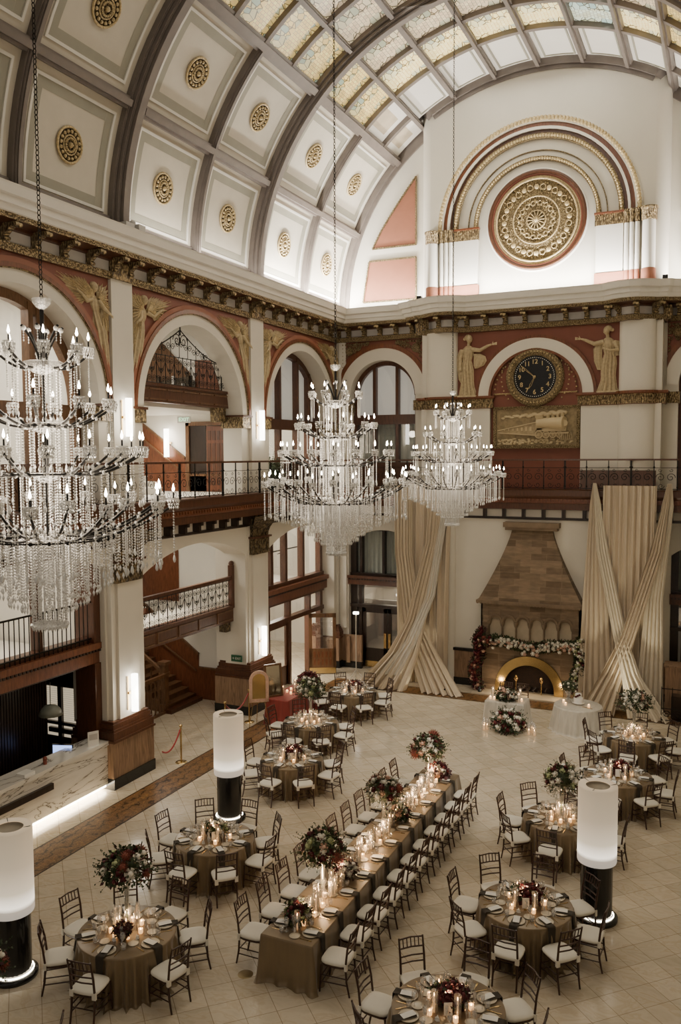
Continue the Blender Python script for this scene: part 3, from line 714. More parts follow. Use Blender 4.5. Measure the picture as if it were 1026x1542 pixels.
for k in range(260): a = rm.random() * 6.28; rr = .36 + .9 * rm.random(); mb.ball((rr * COS(a), -.055, rr * S(a)), .015 + .018 * rm.random(), 5, 3, sc_=(1, .7, 1))
for rr, t in ((1.32, .035), (.76, .022), (.30, .02)): mb.tube([(rr * COS(2 * PI * i / 48), -.09, rr * S(2 * PI * i / 48)) for i in range(48)], t, 6, closed=True)
for k in range(14): a = 2 * PI * k / 14; mb.tube([(.08 * COS(a), -.12, .08 * S(a)), (.28 * COS(a), -.10, .28 * S(a))], .02, 5)
mb.build('ornament', [M['goldflat']], md); MB().ball((0, -.12, 0), .085, 10, 6).build('centre_boss', M['goldflat'], md)
# rose panels with gilded key border in the side tympanum
def rosepanel(pts):
    mb = MB(); mb.prism([(a, b) for a, b in pts], lambda a, z: (a, 29.32, z), lambda a, z: (a, 29.35, z), 0)
    n = len(pts)
    for i in range(n):
        a, b = Vector(pts[i]), Vector(pts[(i + 1) % n]); L = (b - a).length; m = max(1, int(L / .09))
        mb.bar((a.x, 29.31, a.y), (b.x, 29.31, b.y), .03, .05, 1)
        for j in range(m): p = a + (b - a) * (j + .5) / m; mb.box(p.x - .03, p.x + .03, 29.27, 29.3, p.y - .03, p.y + .03, 1)
    trim(mb, [M['rose'], M['goldfine']])
for s in (1, -1):
    X = lambda x: x if s == 1 else -12 - x
    rosepanel([(X(-12.54), 13.64), (X(-10.47), 13.62), (X(-10.47), 15.1), (X(-12.3), 15.1)])
    rosepanel([(X(-12.17), 15.54), (X(-10.47), 15.54), (X(-10.47), 17.93)] + [(X(-12.17 + 1.7 * t), 15.54 + 2.39 * (t ** .86)) for t in (.8, .6, .4, .2)])
# ================================================================== balcony beams and railings
M['reliefback'] = plain('shaded relief ground', (.27, .205, .11), .6, .1, var=.3, vs=7, bumpk=.6, bs=18)  # ground coloured darker to stand in for shade around the locomotive
M['blindlit'] = emit('lit blind slat', (1, .85, .62), .35, (.5, .42, .3))
def txt2mesh(name, cu):
    o = bpy.data.objects.new('tmp', cu); col.objects.link(o); dg = bpy.context.evaluated_depsgraph_get()
    me = bpy.data.meshes.new_from_object(o.evaluated_get(dg)); bpy.data.objects.remove(o); o = bpy.data.objects.new(name, me); col.objects.link(o); return o

def dentils(mb, f, n, mi):
    for i in range(n): f(mb, i, mi)
mb = MB()
mb.sweep([(.0, 6.16, 0), (.34, 6.2, 0), (.34, 6.40, 1), (.38, 6.42, 1), (.38, 6.56, 0), (.42, 6.6, 0), (.46, 6.66, 0), (.46, 6.84, 0), (.5, 6.88, 0), (-.3, 6.88, 0)], [(-13.5, -2), (-13.5, 28.58), (1.5, 28.58)])
mb.box(-4.45, -2.15, 28.16, 28.18, 6.88, 7.5, 0)
for i in range(200): y = 2 + i * .13; mb.box(-13.14, -13.09, y, y + .07, 6.47, 6.54, 1)
for i in range(108): x = -13 + i * .13; mb.box(x, x + .07, 28.16, 28.21, 6.47, 6.54, 1)
trim(mb, [M['wood'], M['woodred']])
mb = MB()
mb.sweep([(.02, 5.84, 0), (.08, 5.86, 0), (.08, 5.92, 0), (.0, 5.93, 0)], [(-13.5, 11), (-13.5, 28.9), (-13.4, 28.42), (1.5, 28.42)])
for i in range(27):
    y = 11 + i * .66
    if min(abs(y - p) for p in PIL) > .6: mb.box(-13.5, -13.28, y - .05, y + .05, 5.92, 6.2).box(-13.3, -13.2, y - .05, y + .05, 6.1, 6.2)
for i in range(22): x = -12.9 + i * .66; mb.box(x - .05, x + .05, 28.22, 28.45, 5.92, 6.2)
trim(mb, M['wooddark'])
def scroll(mb, c, r, turns, t, s=1, P=lambda a, z: (0, a, z), a0=0, n=14):
    pts = [P(c[0] + s * r * (1 - .85 * i / n) * COS(a0 + turns * 2 * PI * i / n), c[1] + r * (1 - .85 * i / n) * S(a0 + turns * 2 * PI * i / n)) for i in range(n + 1)]
    mb.tube(pts, t, 4, cap=False)
def post_mesh():
    mb = MB(); mb.box(-.014, .014, -.014, .014, 0, .95); mb.ball((0, 0, .72), .035, 6, 4); mb.ball((0, 0, .1), .03, 6, 4); return mb.mesh('post', M['black'])
def spanel_mesh():
    mb = MB(); P = lambda a, z: (0, a, z)
    for s in (-1, 1):
        scroll(mb, (s * .15, .40), .14, 1.4, .009, s, P, 0); scroll(mb, (s * .13, .14), .10, 1.2, .008, s, P, PI); scroll(mb, (s * .17, .63), .06, 1.1, .007, s, P, PI)
    mb.tube([(0, -.34, .70), (0, .34, .70)], .008, 4); mb.tube([(0, -.34, .04), (0, .34, .04)], .010, 4); return mb.mesh('scroll', M['black'])
PM, SPM = post_mesh(), spanel_mesh()
def railing(x, y, L, rz, name, lab):
    t = empty(name, (x, y, 6.88), rz, lab, 'railing')
    mb = MB(); mb.box(-.045, .045, 0, L, .93, .985); mb.build('handrail', M['wood'], t)
    n = int(L / .68)
    for i in range(n + 1):
        inst('post', PM, t, (0, i * L / n, 0), (0, 0, 0), (1.8, 1.8, 1) if i % 3 == 0 else (1, 1, 1))
        if i < n: inst('scroll_panel', SPM, t, (0, (i + .5) * L / n, 0))
railing(-13.12, 6, 22.1, 0, 'balcony_railing', 'dark iron scrollwork railing along the upper balcony of the left wall')
railing(-13.1, 28.13, 14.3, -PI / 2, 'balcony_railing', 'dark iron railing along the upper balcony across the far wall')

# ================================================================== interior rooms behind the left wall and far wall
mb = MB()
mb.box(-19, -13.9, -2, 30, 6.5, 6.86, 0); mb.box(-19, -13.95, -2, 16.3, 3.0, 3.2, 0); mb.box(-19, -13.95, 23.3, 30, 3.0, 3.2, 0); mb.box(-16.2, -14.3, 16.6, 23.2, 3.0, 3.18, 0); mb.box(-18.8, -14.35, 16.7, 23.2, 9.36, 9.5, 0)
mb.box(-19, -18.8, -2, 33, 0, 13, 0); mb.box(-19, -13.6, -2, 33, 12.2, 12.4, 0)
for y in (10.2, 16.6): mb.box(-19, -14.1, y - .1, y + .1, 0, 12.2, 0)
mb.box(-19, -14.2, 23.2, 23.35, 0, 12.2, 0)
mb.box(-19, 1.5, 32, 32.2, 0, 12.3, 0); mb.box(-14, 2.5, 29.05, 32, 12.15, 12.3, 0); mb.box(-13.4, 2.5, 29.5, 32, 6.5, 6.86, 0); mb.box(-13.4, 2.5, 29.6, 32, 3.0, 3.2, 0)
mb.box(-9.6, -9.4, 29.1, 32, 0, 12.2, 0); mb.box(-2.6, -2.4, 29.1, 32, 0, 12.2, 0)
struct(mb.build('wall_inner', M['white']))
tl = lambda n, e, loc, size, rot, c=(1, .93, .82), sy=None: lamp(n, 'AREA', e, loc, size, rot, c, sy)
def lamp(n, kind, e, loc, size=.1, rot=(0, 0, 0), c=(1, .85, .65), sy=None):
    d = bpy.data.lights.new(n, kind); d.energy = e; d.color = c
    if kind == 'AREA':
        d.size = size
        if sy: d.shape = 'RECTANGLE'; d.size_y = sy
    else: d.shadow_soft_size = size
    o = bpy.data.objects.new(n, d); col.objects.link(o); o.location = loc; o.rotation_euler = rot; return o
lamp('ceiling_light', 'AREA', 110, (-16.3, 20, 9.3), 2, (0, 0, 0), (1, .92, .8))
for y, k in ((13.4, 1.5), (20, .4), (26.2, 2.4)):
    lamp('ceiling_light', 'AREA', 170 * k, (-16.5, y, 12.0), 2.5, (0, 0, 0), (1, .92, .8))
for y, z, e in ((13.4, 6.4, 110), (26.2, 6.4, 260), (20, 6.4, 70), (26.2, 2.9, 200), (20.6, 2.9, 14)):
    lamp('ceiling_light', 'AREA', e, (-16.2 if z > 3 else -15.8, y, z), 2, (0, 0, 0), (1, .90, .76))
for x in (-11.6, -.4):
    lamp('ceiling_light', 'AREA', 14, (x, 30.8, 12.0), 1.5, (0, 0, 0), (1, .92, .8)); lamp('ceiling_light', 'AREA', 10, (x, 30.8, 6.4), 1.5, (0, 0, 0)); lamp('ceiling_light', 'AREA', 12, (x, 30.8, 2.9), 1.5)

# ------------------------------------------------------------------ window frames
def framework(P, c, w, z0, zs, h, mull, trans, d=.62, t=.11, arch=True, dp=.1, outer=.13):
    mb = MB()
    top = lambda a: zs + (math.sqrt(max(0, w * w - (a - c) ** 2)) if h >= w - .01 else 0)
    def b(a0, a1, z_0, z_1, e=0): 
        vs = [P(a, z, dd) for a in (a0, a1) for z in (z_0, z_1) for dd in (d - dp - e, d + dp)]
        mb.add(vs, [(0, 1, 3, 2), (4, 6, 7, 5), (0, 4, 5, 1), (2, 3, 7, 6), (0, 2, 6, 4), (1, 5, 7, 3)])
    for a in mull: b(a - t / 2, a + t / 2, z0, top(a) - .04, .02)
    b(c - w, c - w + outer, z0, zs); b(c + w - outer, c + w, z0, zs)
    for (za, zb) in trans: b(c - w, c + w, za, zb, .06)
    if h >= w - .01: ring(mb, P, c, zs, w - outer * 1.2, w, d + dp, d - dp, 99, 0, 30)
    return mb
def windowframe(n, *a, mat='wood', pane=None, **k):
    wn[0] += 1; o = struct(framework(*a, **k).build('window_%d' % wn[0], M[mat]))
    P, c, w, z0, zs, h = a[:6]; d = k.get('d', .62)
    if pane:
        mb = MB(); z_b = k.get('pz', z0)
        if h >= w - .01: pts = [(c - w, z_b)] + arc_pts(c, w, zs, h, 24) + [(c + w, z_b)]
        else: pts = [(c - w, z0), (c - w, zs), (c + w, zs), (c + w, z0)]
        mb.add([P(p[0], p[1], d + .02) for p in pts], [tuple(range(len(pts)))]); mb.build('pane', M[pane], o)
    return o
windowframe(1, PL, 13.4, 2.38, 6.87, 9.2, 2.38, [12.3, 12.55, 14.25, 14.5], [(8.85, 9.2), (6.87, 7.8)], mat='woodmid', t=.14, outer=.18, pane='pane')
windowframe(1, PL, 26.2, 2.38, 6.87, 9.2, 2.38, [24.65, 25.55, 26.85, 27.75], [(8.9, 9.25), (6.87, 7.75)], mat='wood', t=.13, outer=.16, pane='pane')
mb = MB()      # pale blinds behind the arched head of the far bay
pts = [(26.2 - 2.2, 9.25)] + arc_pts(26.2, 2.2, 9.25, 2.2, 20) + [(28.4, 9.25)]
mb.add([PL(p[0], p[1], .70) for p in pts], [tuple(range(len(pts)))]); tag(mb.build('roller_blind', M['blind']), 'pale blind filling the arched upper window of the left wall bay nearest the far corner', 'blind')
for c in (-11.67, -.33):
    windowframe(1, PE, c, 1.27, 6.87, 10.2, 1.27, [c - .45, c + .45], [(9.15, 9.5), (6.87, 7.75)], d=.42, mat='wood', t=.12, pane='pane')
    mb = MB(); pts = [(c - 1.2, 9.3)] + arc_pts(c, 1.2, 10.2, 1.2, 20) + [(c + 1.2, 9.3)]
    mb.add([PE(p[0], p[1], .5) for p in pts], [tuple(range(len(pts)))])
    tag(mb.build('roller_blind', M['blind']), 'pale blind in the arched window of the far wall, %s of the clock' % ('left' if c < -5 else 'right'), 'blind')
    mb = MB(); mb.surf(lambda u, v: (c - 1.2 + 2.4 * u, 29.6 + .03 * S(u * 90), 7.0 + 2.2 * v), 80, 1, 0)
    tag(mb.build('sheer_curtain', M['curtain']), 'grey pleated sheer behind the upper window, %s of the clock' % ('left' if c < -5 else 'right'), 'curtain')
    # lower storey: window over dark double doors
    windowframe(1, PE, c, 1.38, 3.5, 5.3, 0, [c - .05, c - .95], [(5.2, 5.35), (3.5, 3.6)], d=.3, mat='wooddark', t=.10, outer=.22)
    mb = MB(); mb.surf(lambda u, v: (c - 1.3 + 2.6 * u, 29.5 + .035 * S(u * 85), 3.55 + 1.7 * v), 90, 1, 0)
    tag(mb.build('sheer_curtain', M['curtain']), 'grey pleated sheer curtain above the dark doors, %s of the fireplace' % ('left' if c < -5 else 'right'), 'curtain')
    mb = MB(); mb.box(c - 1.4, c + 1.4, 29.0, 29.5, 3.18, 3.5, 0)
    for i in range(26): mb.box(c - 1.35 + i * .105, c - 1.30 + i * .105, 28.97, 29.0, 3.36, 3.42, 1)
    mb.box(c - 1.4, c + 1.4, 28.94, 29.0, 3.42, 3.52, 0); trim(mb, [M['wood'], M['wooddark']])
    d = struct(framework(PE, c, 1.38, 0, 3.18, 0, [c - .98], [(2.3, 2.42)], d=.3, t=.12, outer=.25).build('door_%d' % (1 if c < -5 else 2), M['wooddark']))
    for k in (0, 1):
        x0 = c - .92 + k * 1.03; mb = MB(); x1 = x0 + 1.0
        mb.box(x0, x0 + .14, 29.28, 29.34, .05, 2.3).box(x1 - .14, x1, 29.28, 29.34, .05, 2.3).box(x0, x1, 29.28, 29.34, .05, .75).box(x0, x1, 29.28, 29.34, 2.1, 2.3); lf = mb.build('door_leaf', M['wooddark'], d)
        MB().box(x0, x1, 29.26, 29.29, .03, .26).build('kick_plate', M['brass'], lf); MB().box(x0 + (.88 if k == 0 else .02), x0 + (.98 if k == 0 else .12), 29.24, 29.28, .8, 1.35).build('push_plate', M['brass'], lf)
        MB().box(x0 + .14, x1 - .14, 29.30, 29.31, .75, 2.1).build('door_glass', M['pane'], lf)
    mb = MB(); mb.box(c - 1.2, c + 1.3, 29.31, 29.33, 2.42, 3.18); mb.build('transom_glass', M['pane'], d)
    mb = MB(); mb.box(c - 1.3, c + 1.3, 30.4, 30.5, 0, 2.4); trim(mb, M['cabinet'])

# lower left bays: mezzanine fronts
def mezz(c, hw, mull, zt, mat):
    mb = framework(PL, c, hw, 3.55, zt, 0, mull, [(3.55, 3.68), (zt - .12, zt)], d=.55, t=.15, outer=.2)
    wn[0] += 1; o = struct(mb.build('window_%d' % wn[0], M[mat])); return o
w_ = mezz(26.2, 2.42, [24.75, 25.75, 27.05], 5.75, 'wood')
MB().box(-14.07, -14.06, 23.9, 28.5, 3.6, 5.7).build('pane', M['pane'], w_)
mb = MB(); mb.tube([(-15.0, 23.5, 4.55), (-15.0, 29, 4.55)], .025, 6)
for y in (24.3, 25.8, 27.3): mb.tube([(-15.0, y, 4.55), (-15.0, y, 4.45), (-15.15, y, 4.4)], .018, 5)
tag(mb.build('handrail', M['black']), 'thin black handrail behind the mezzanine windows above the open oak door', 'handrail')
w_ = mezz(13.4, 2.75, [11.6, 12.9, 14.2], 5.8, 'wood')
t = empty('mezzanine_railing', (-13.85, 10.6, 3.55), 0, 'plain black iron bar railing in front of the mezzanine windows above the reception desk', 'railing')
MB().box(-.02, .02, 0, 5.35, .98, 1.02).box(-.015, .015, 0, 5.35, .10, .13).build('handrail', M['black'], t)
BALM = MB().box(-.009, .009, -.009, .009, .0, 1.0).mesh('baluster', M['black'])
for i in range(38): inst('baluster', BALM, t, (0, .07 + i * .142, 0))
mb = MB()      # beams under the mezzanine
for y0, y1 in ((10.6, 16.05), (23.75, 28.7)):
    mb.box(-14.3, -13.8, y0, y1, 3.05, 3.4, 0).box(-14.3, -13.72, y0, y1, 3.4, 3.55, 0)
    for i in range(int((y1 - y0) / .11)): mb.box(-13.76, -13.72, y0 + i * .11, y0 + i * .11 + .06, 3.34, 3.4, 1)
trim(mb, [M['woodred'], M['wooddark']])
mb = MB()
for z0, z1 in ((0, 3.05), (3.55, 5.9)): mb.box(-14.35, -13.75, 15.75, 16.1, z0, z1).box(-14.35, -13.8, 16.4, 16.45, z0, z1)
trim(mb, M['wood'])
mb = MB()      # white service wall panels behind bay one (lit landing with wooden rails) 
mb.box(-18.7, -18.6, 10.5, 16.4, 3.2, 4.1); trim(mb, M['woodmid'])

# bay three doors: frame, transom and an open oak leaf
d3 = struct(framework(PL, 26.2, 2.42, 0, 3.05, 0, [24.5, 26.0, 27.55], [(2.25, 2.4), (2.95, 3.05)], d=.55, t=.12, outer=.2).build('door_3', M['wood']))
MB().box(-14.07, -14.06, 24.0, 28.4, 2.4, 3.0).build('transom_glass', M['pane'], d3)
lf = empty('door_leaf', (0, 0, 0)); lf.parent = d3; lf.location = (-13.95, 27.45, 0); lf.rotation_euler = (0, 0, R(-62))
mb = MB(); mb.box(-.03, .03, 0, .12, .02, 2.25).box(-.03, .03, .88, 1.0, .02, 2.25).box(-.03, .03, 0, 1, .02, .95).box(-.03, .03, 0, 1, 2.1, 2.25)
lf2 = mb.build('door_frame', M['woodmid'], lf); MB().box(-.005, .005, .12, .88, .95, 2.1).build('door_glass', M['pane'], lf)
mb = MB()
for i in range(5):
    for j in range(2): mb.box(-.035, .035, .17 + i * .145, .25 + i * .145, .34 + j * .28, .56 + j * .28)
mb.build('small_panels', M['woodred'], lf); MB().box(-.036, .036, .02, .98, .03, .24).build('kick_plate', M['brass'], lf)
lf = empty('door_leaf'); lf.parent = d3; lf.location = (-14.05, 24.55, 0)
MB().box(-.03, .03, 0, .12, .02, 2.25).box(-.03, .03, 1.3, 1.42, .02, 2.25).box(-.03, .03, 0, 1.4, .02, .7).box(-.03, .03, 0, 1.4, 2.1, 2.25).build('door_frame', M['wood'], lf)
MB().box(-.005, .005, .12, 1.3, .7, 2.1).build('door_glass', M['pane'], lf)
# globe lamp cluster seen through the transom
t = empty('globe_ceiling_lamp', (-15.6, 25.2, 2.75), 0, 'cluster of glowing white glass globes seen through the transom above the open door', 'lamp')
MB().tube([(0, 0, .25), (0, 0, 0)], .02, 6).build('stem', M['brass'], t)
GM = MB().ball((0, 0, 0), .12, 14, 8).mesh('globe', M['sconce'])
for k in range(4): inst('globe', GM, t, (.22 * COS(k * 1.57), .28 * S(k * 1.57), -.05 * (k % 2)))

# ------------------------------------------------------------------ stair bay: mezzanine bridge and upper gallery
def ironpanel():
    mb = MB(); P = lambda a, z: (0, a, z); mb.tube([(0, -.2, 0), (0, -.2, .8)], .016, 4); mb.tube([(0, 0, 0), (0, 0, .8)], .009, 4)
    for s in (-1, 1):
        scroll(mb, (s * .10, .14), .09, 1.6, .009, s, P, 0); scroll(mb, (s * .07, .40), .06, 1.3, .008, s, P, PI); scroll(mb, (s * .09, .66), .08, 1.5, .009, s, P, PI)
        mb.tube([(0, 0, .28), (0, s * .1, .42), (0, s * .19, .58)], .009, 4)
    mb.ball((0, 0, .4), .03, 6, 4); mb.tube([(0, -.2, .02), (0, .2, .02)], .012, 4); mb.tube([(0, -.2, .78), (0, .2, .78)], .012, 4); return mb.mesh('ironpanel', M['black'])
IPM = ironpanel()
t = empty('mezzanine_bridge', (-13.95, 17.35, 2.9), 0, 'wood panelled bridge with black scrolled iron balustrade crossing the lower stair arch', 'balustrade')
mb = MB(); mb.box(-.25, .0, 0, 5.0, 0, .42, 0).box(-.3, .05, 0, 5.0, .42, .5, 0)
for i in range(5): mb.box(0, .02, .12 + i * .98, .98 + i * .98, .06, .1, 1).box(0, .02, .12 + i * .98, .98 + i * .98, .34, .38, 1).box(0, .02, .12 + i * .98, .16 + i * .98, .1, .34, 1)
mb.build('beam', [M['wood'], M['woodmid']], t)
MB().box(-.09, .03, 0, 4.95, 1.32, 1.41).build('handrail', M['wood'], t)
for i in range(12): inst('scroll_panel', IPM, t, (-.03, .22 + i * .4, .51))
MB().box(-.1, .05, 4.82, 4.97, .5, 1.75).ball((-.025, 4.9, 1.8), .09, 8, 5).build('newel_post', M['wood'], t)
MB().box(-.3, -.05, 4.6, 4.85, -.3, 0).build('bracket', M['golddark'], t)
t = empty('upper_gallery', (-13.95, 17.45, 9.45), 0, 'wood panelled gallery with crested black iron scrollwork grille inside the upper stair arch', 'balustrade')
mb = MB(); mb.box(-.3, .0, 0, 4.75, 0, .42, 0).box(-.35, .05, 0, 4.75, .42, .5, 0)
for i in range(6): mb.box(0, .02, .1 + i * .77, .8 + i * .77, .06, .1, 1).box(0, .02, .1 + i * .77, .8 + i * .77, .33, .37, 1)
mb.build('beam', [M['wood'], M['woodmid']], t)
for i in range(11): 
    if 0 < i: inst('scroll_panel', IPM, t, (-.05, .25 + i * .4, .5), (0, 0, 0), (1, 1, 1.0))
mb = MB(); P = lambda a, z: (-.05, a, z)
for i in range(9):                                           # pointed crest
    a = .7 + i * .4; hh = 1.28 + .75 * max(0, 1 - abs(a - 2.35) / 1.9) ** 1.2
    mb.tube([P(a, 1.28), P(a, hh)], .012, 4)
    if hh - 1.28 > .12:
        for s in (-1, 1): scroll(mb, (a + s * .1, (1.28 + hh) / 2), min(.10, (hh - 1.28) * .45), 1.5, .010, s, P, 0)
mb.tube([P(.45 + 1.9 * i / 20, 1.3 + .75 * (i / 20) ** 1.6) for i in range(21)], .018, 4); mb.tube([P(4.3 - 1.95 * i / 20, 1.3 + .75 * (i / 20) ** 1.6) for i in range(21)], .018, 4)
for s in (-1, 1): scroll(mb, (2.35 + s * .15, 1.75), .2, 1.5, .014, s, P, 0)
mb.tube([P(2.35, 1.9), P(2.35, 2.5)], .02, 5)
mb.tube([P(4.42, .5), P(4.42, 1.35)], .02, 5); mb.tube([P(4.42 + .33 * i / 10, 1.35 - .85 * (i / 10) ** .7) for i in range(11)], .018, 4); scroll(mb, (4.53, .66), .11, 1.6, .012, 1, P, 0); scroll(mb, (4.5, .95), .07, 1.5, .012, 1, P, 0)
mb.build('crest', M['black'], t)
MB().box(-.35, -.02, 4.25, 4.6, -.42, 0).build('bracket', M['gold'], t)
# wall at the far side of the stair bay: wainscots, door, sconce, handrails (upper and middle levels)
mb = MB(); Yw = 23.19
def wains(zl, zr, x0, x1, zb, cap=True):
    mb.add([(x0, Yw - .02, zb), (x1, Yw - .02, zb), (x1, Yw - .02, zr), (x0, Yw - .02, zl)], [(0, 1, 2, 3)], 0)
    mb.bar((x0, Yw - .04, zl), (x1, Yw - .04, zr), .06, .07, 1)
wains(9.6, 7.95, -18.7, -16.25, 6.86); wains(7.4, 7.4, -16.25, -14.2, 6.86)
wains(5.9, 5.5, -18.7, -16.6, 3.2); wains(3.15, 1.5, -18.2, -15.85, 0); wains(1.05, 1.05, -15.85, -14.2, 0)
mb.bar((-18.4, Yw - .1, 8.95), (-16.4, Yw - .1, 7.55), .05, .05, 1); mb.bar((-18.2, Yw - .1, 2.3), (-15.9, Yw - .1, .95), .05, .05, 1)
trim(mb, [M['woodred'], M['woodmid']])
dd = empty('door_4', (-15.35, Yw, 6.87)); struct(dd)
mb = MB(); mb.box(-.85, -.72, -.08, 0, 0, 2.25).box(.72, .85, -.08, 0, 0, 2.25).box(-.85, .85, -.08, 0, 2.12, 2.25); mb.build('door_frame', M['woodmid'], dd)
mb = MB(); mb.box(-.72, -.1, -.02, 0, 0, 2.12, 1).box(-.05, .7, -.06, -.02, .02, 2.1, 0)
for i in range(4): mb.box(.0 + i * .17, .12 + i * .17, -.07, -.06, .2, 1.55, 2).box(.0 + i * .17, .12 + i * .17, -.07, -.06, 1.65, 1.95, 2)
mb.build('door_leaf', [M['woodred'], M['wooddark'], M['wood']], dd)
def stair(x0, y0, y1, z0, n, rise, run, mats, name, lab, tread):
    t = empty(name, (x0, y0, z0), 0, lab, 'staircase'); mb = MB()
    for i in range(n): mb.box(-run * (i + 1) - .02, -run * i, 0, y1 - y0, 0, rise * (i + 1), 0)
    mb.build('steps', mats, t)
    mb = MB()
    for i in range(n): mb.box(-run * (i + 1) - .02, -run * i + .03, .02, y1 - y0 - .02, rise * (i + 1), rise * (i + 1) + .03, 0)
    mb.build('treads', M[tread], t); return t
t = stair(-15.95, 21.45, 23.1, 0, 14, .175, .27, M['woodmid'], 'staircase', 'brown oak staircase with carved newel post behind the lower arch', 'woodmid')
mb = MB(); mb.box(-.02, .3, -.1, 1.6, 0, .12); mb.build('bottom_step', M['wood'], t)
mb = MB(); mb.box(-.2, .02, -.02, .2, 0, .25).box(-.18, 0, 0, .18, .25, 1.15).box(-.22, .04, -.04, .22, 1.15, 1.25).box(-.19, .01, -.01, .19, 1.25, 1.5).box(-.24, .06, -.06, .24, 1.5, 1.6); mb.build('newel_post', M['woodmid'], t)
BSM = MB().lathe([(.03, 0), (.03, .15), (.018, .2), (.035, .45), (.018, .7), (.03, .75), (.03, .9)], 6).mesh('bal', M['woodmid'])
for i in range(12): inst('baluster', BSM, t, (-.35 - .25 * i, .09, .2 + .165 * i))
MB().bar((-.15, .09, 1.25), (-3.3, .09, 3.3), .09, .09).build('handrail', M['woodmid'], t)
t = empty('stair_balustrade', (-15.9, 19.6, 0), 0, 'dark oak balustrade with tall carved balusters left of the newel post', 'balustrade')
for i in range(9): inst('baluster', BSM, t, (-.02, .1 + i * .2, .05), scale=(1, 1, 1.25))
MB().box(-.06, .04, 0, 1.8, 1.15, 1.25).box(-.06, .04, 0, 1.8, 0, .08).build('handrail', M['woodmid'], t)
t = stair(-16.3, 18.9, 21.0, 3.2, 9, .17, .27, M['woodred'], 'staircase', 'carpeted white stair with oak balusters seen over the scrolled iron bridge', 'cushion')
for i in range(6): inst('baluster', BSM, t, (.06, -.6 + i * .1, 0), scale=(1, 1, 1.1))
MB().box(0, .12, -.08, .06, 0, 1.15).build('newel_post', M['woodmid'], t)
t = stair(-15.9, 18.4, 21.4, 6.87, 7, .17, .27, M['white'], 'staircase', 'pale stair behind the upper balcony railing inside the left arch', 'cushion')
MB().box(0, .16, -.1, .08, 0, 1.1).build('newel_post', M['woodmid'], t)
mb = MB()      # what shows behind the upper grille
def pol(pts, mi, y): mb.add([(a, y, z) for a, z in pts], [tuple(range(len(pts)))], mi)
pol([(-18.7, 9.5), (-16.0, 9.5), (-16.0, 10.7), (-17.17, 11.8), (-18.7, 12.1)], 0, 23.15); pol([(-15.8, 9.5), (-14.9, 9.5), (-14.9, 10.3), (-15.0, 11.05), (-15.8, 11.1)], 1, 23.15)
pol([(-17.6, 9.5), (-15.8, 9.5), (-15.8, 10.6), (-17.6, 10.4)], 2, 23.0)
for k in range(9): mb.box(-17.5 + .19 * k, -17.42 + .19 * k, 22.9, 22.98, 9.5, 10.1 + .25 * (k % 3), k % 2 + 2)
trim(mb, [M['woodmid'], M['woodred'], M['bronze'], M['cabinet']])
# small exit signs
def sign(txt, loc, rz, w, h, name, lab, bg, fg, sz):
    t = empty(name, loc, rz, lab, 'sign'); MB().box(-w / 2, w / 2, -.02, .02, -h / 2, h / 2).build('board', bg, t)
    cu = bpy.data.curves.new('lettering', 'FONT'); cu.body = txt; cu.size = sz; cu.align_x = 'CENTER'; cu.align_y = 'CENTER'; cu.extrude = .003; cu.materials.append(fg)
    o = txt2mesh('lettering', cu); o.parent = t; o.location = (0, -.025, 0); o.rotation_euler = (PI / 2, 0, 0)
M['green'] = plain('green sign', (.02, .10, .05), .4); M['greenlit'] = emit('lit green', (.55, .95, .6), 1.2)
sign('EXIT', (-15.6, 22.2, 9.15), R(20), .42, .2, 'exit_sign', 'small green lit exit sign under the upper gallery', M['cabinet'], M['greenlit'], .16)
sign('→ EXIT', (-13.75, 22.14, 1.78), 0, .38, .2, 'exit_sign', 'small dark green exit sign on the pier beside the stair arch', M['green'], M['white'], .1)

# ------------------------------------------------------------------ sconces on the pilasters
SCF = MB().box(0, .02, -.14, -.10, -.42, .42).box(0, .05, -.12, .12, -.03, .03).mesh('scf', M['brass'])
SCG = MB().lathe([(.001, -.46), (.085, -.46), (.085, .46), (.001, .46)], 16).mesh('scg', M['sconce'])
def sconce(x, y, z, lab, rz=0, grp=None):
    t = empty('wall_sconce', (x, y, z), rz, lab, 'wall lamp', grp); inst('bracket', SCF, t); inst('glass_tube', SCG, t, (.12, 0, 0))
    lamp('sconce_light', 'POINT', 16, (x + .35 * COS(rz), y + .35 * S(rz), z), .15, c=(1, .88, .70))
for y, n in ((10.2, 'nearest'), (16.6, 'first full'), (23.0, 'second')):
    for z, l in ((8.95, 'upper'), (2.2, 'lower')):
        if n == 'nearest': continue
        sconce(-13.38, y, z, 'tall glowing tube sconce on the %s pilaster, %s of the stair arch' % (l, 'left' if y < 20 else 'right'))
sconce(-16.9, Yw - .03, 8.45, 'glowing sconce on the white stair wall beside the brown door', -PI / 2)

# ------------------------------------------------------------------ reception
mb = MB()
for i in range(68): mb.box(-15.0, -14.96, 9.65 + i * .085, 9.71 + i * .085, 0, 3.05)
mb.box(-15.1, -15.0, 9.5, 15.45, 0, 3.05); mb.box(-18.8, -14.26, 16.38, 16.44, 0, 3.05); mb.box(-18.8, -14.0, 9.6, 16.4, 2.95, 3.0); trim(mb, M['wooddark'])
mb = MB(); mb.box(-15.95, -14.68, 16.35, 16.37, .9, 2.2, 0)
for i in range(24): mb.box(-15.95, -14.68, 16.30, 16.33, .9 + i * .055, .935 + i * .055, 1)
mb.box(-15.4, -15.28, 16.22, 16.3, .5, 2.5, 2).box(-16.0, -14.6, 16.22, 16.3, 1.22, 1.30, 2).box(-15.7, -14.6, 16.2, 16.28, 1.02, 1.14, 2).box(-16.05, -14.6, 16.24, 16.34, 2.2, 2.34, 2)
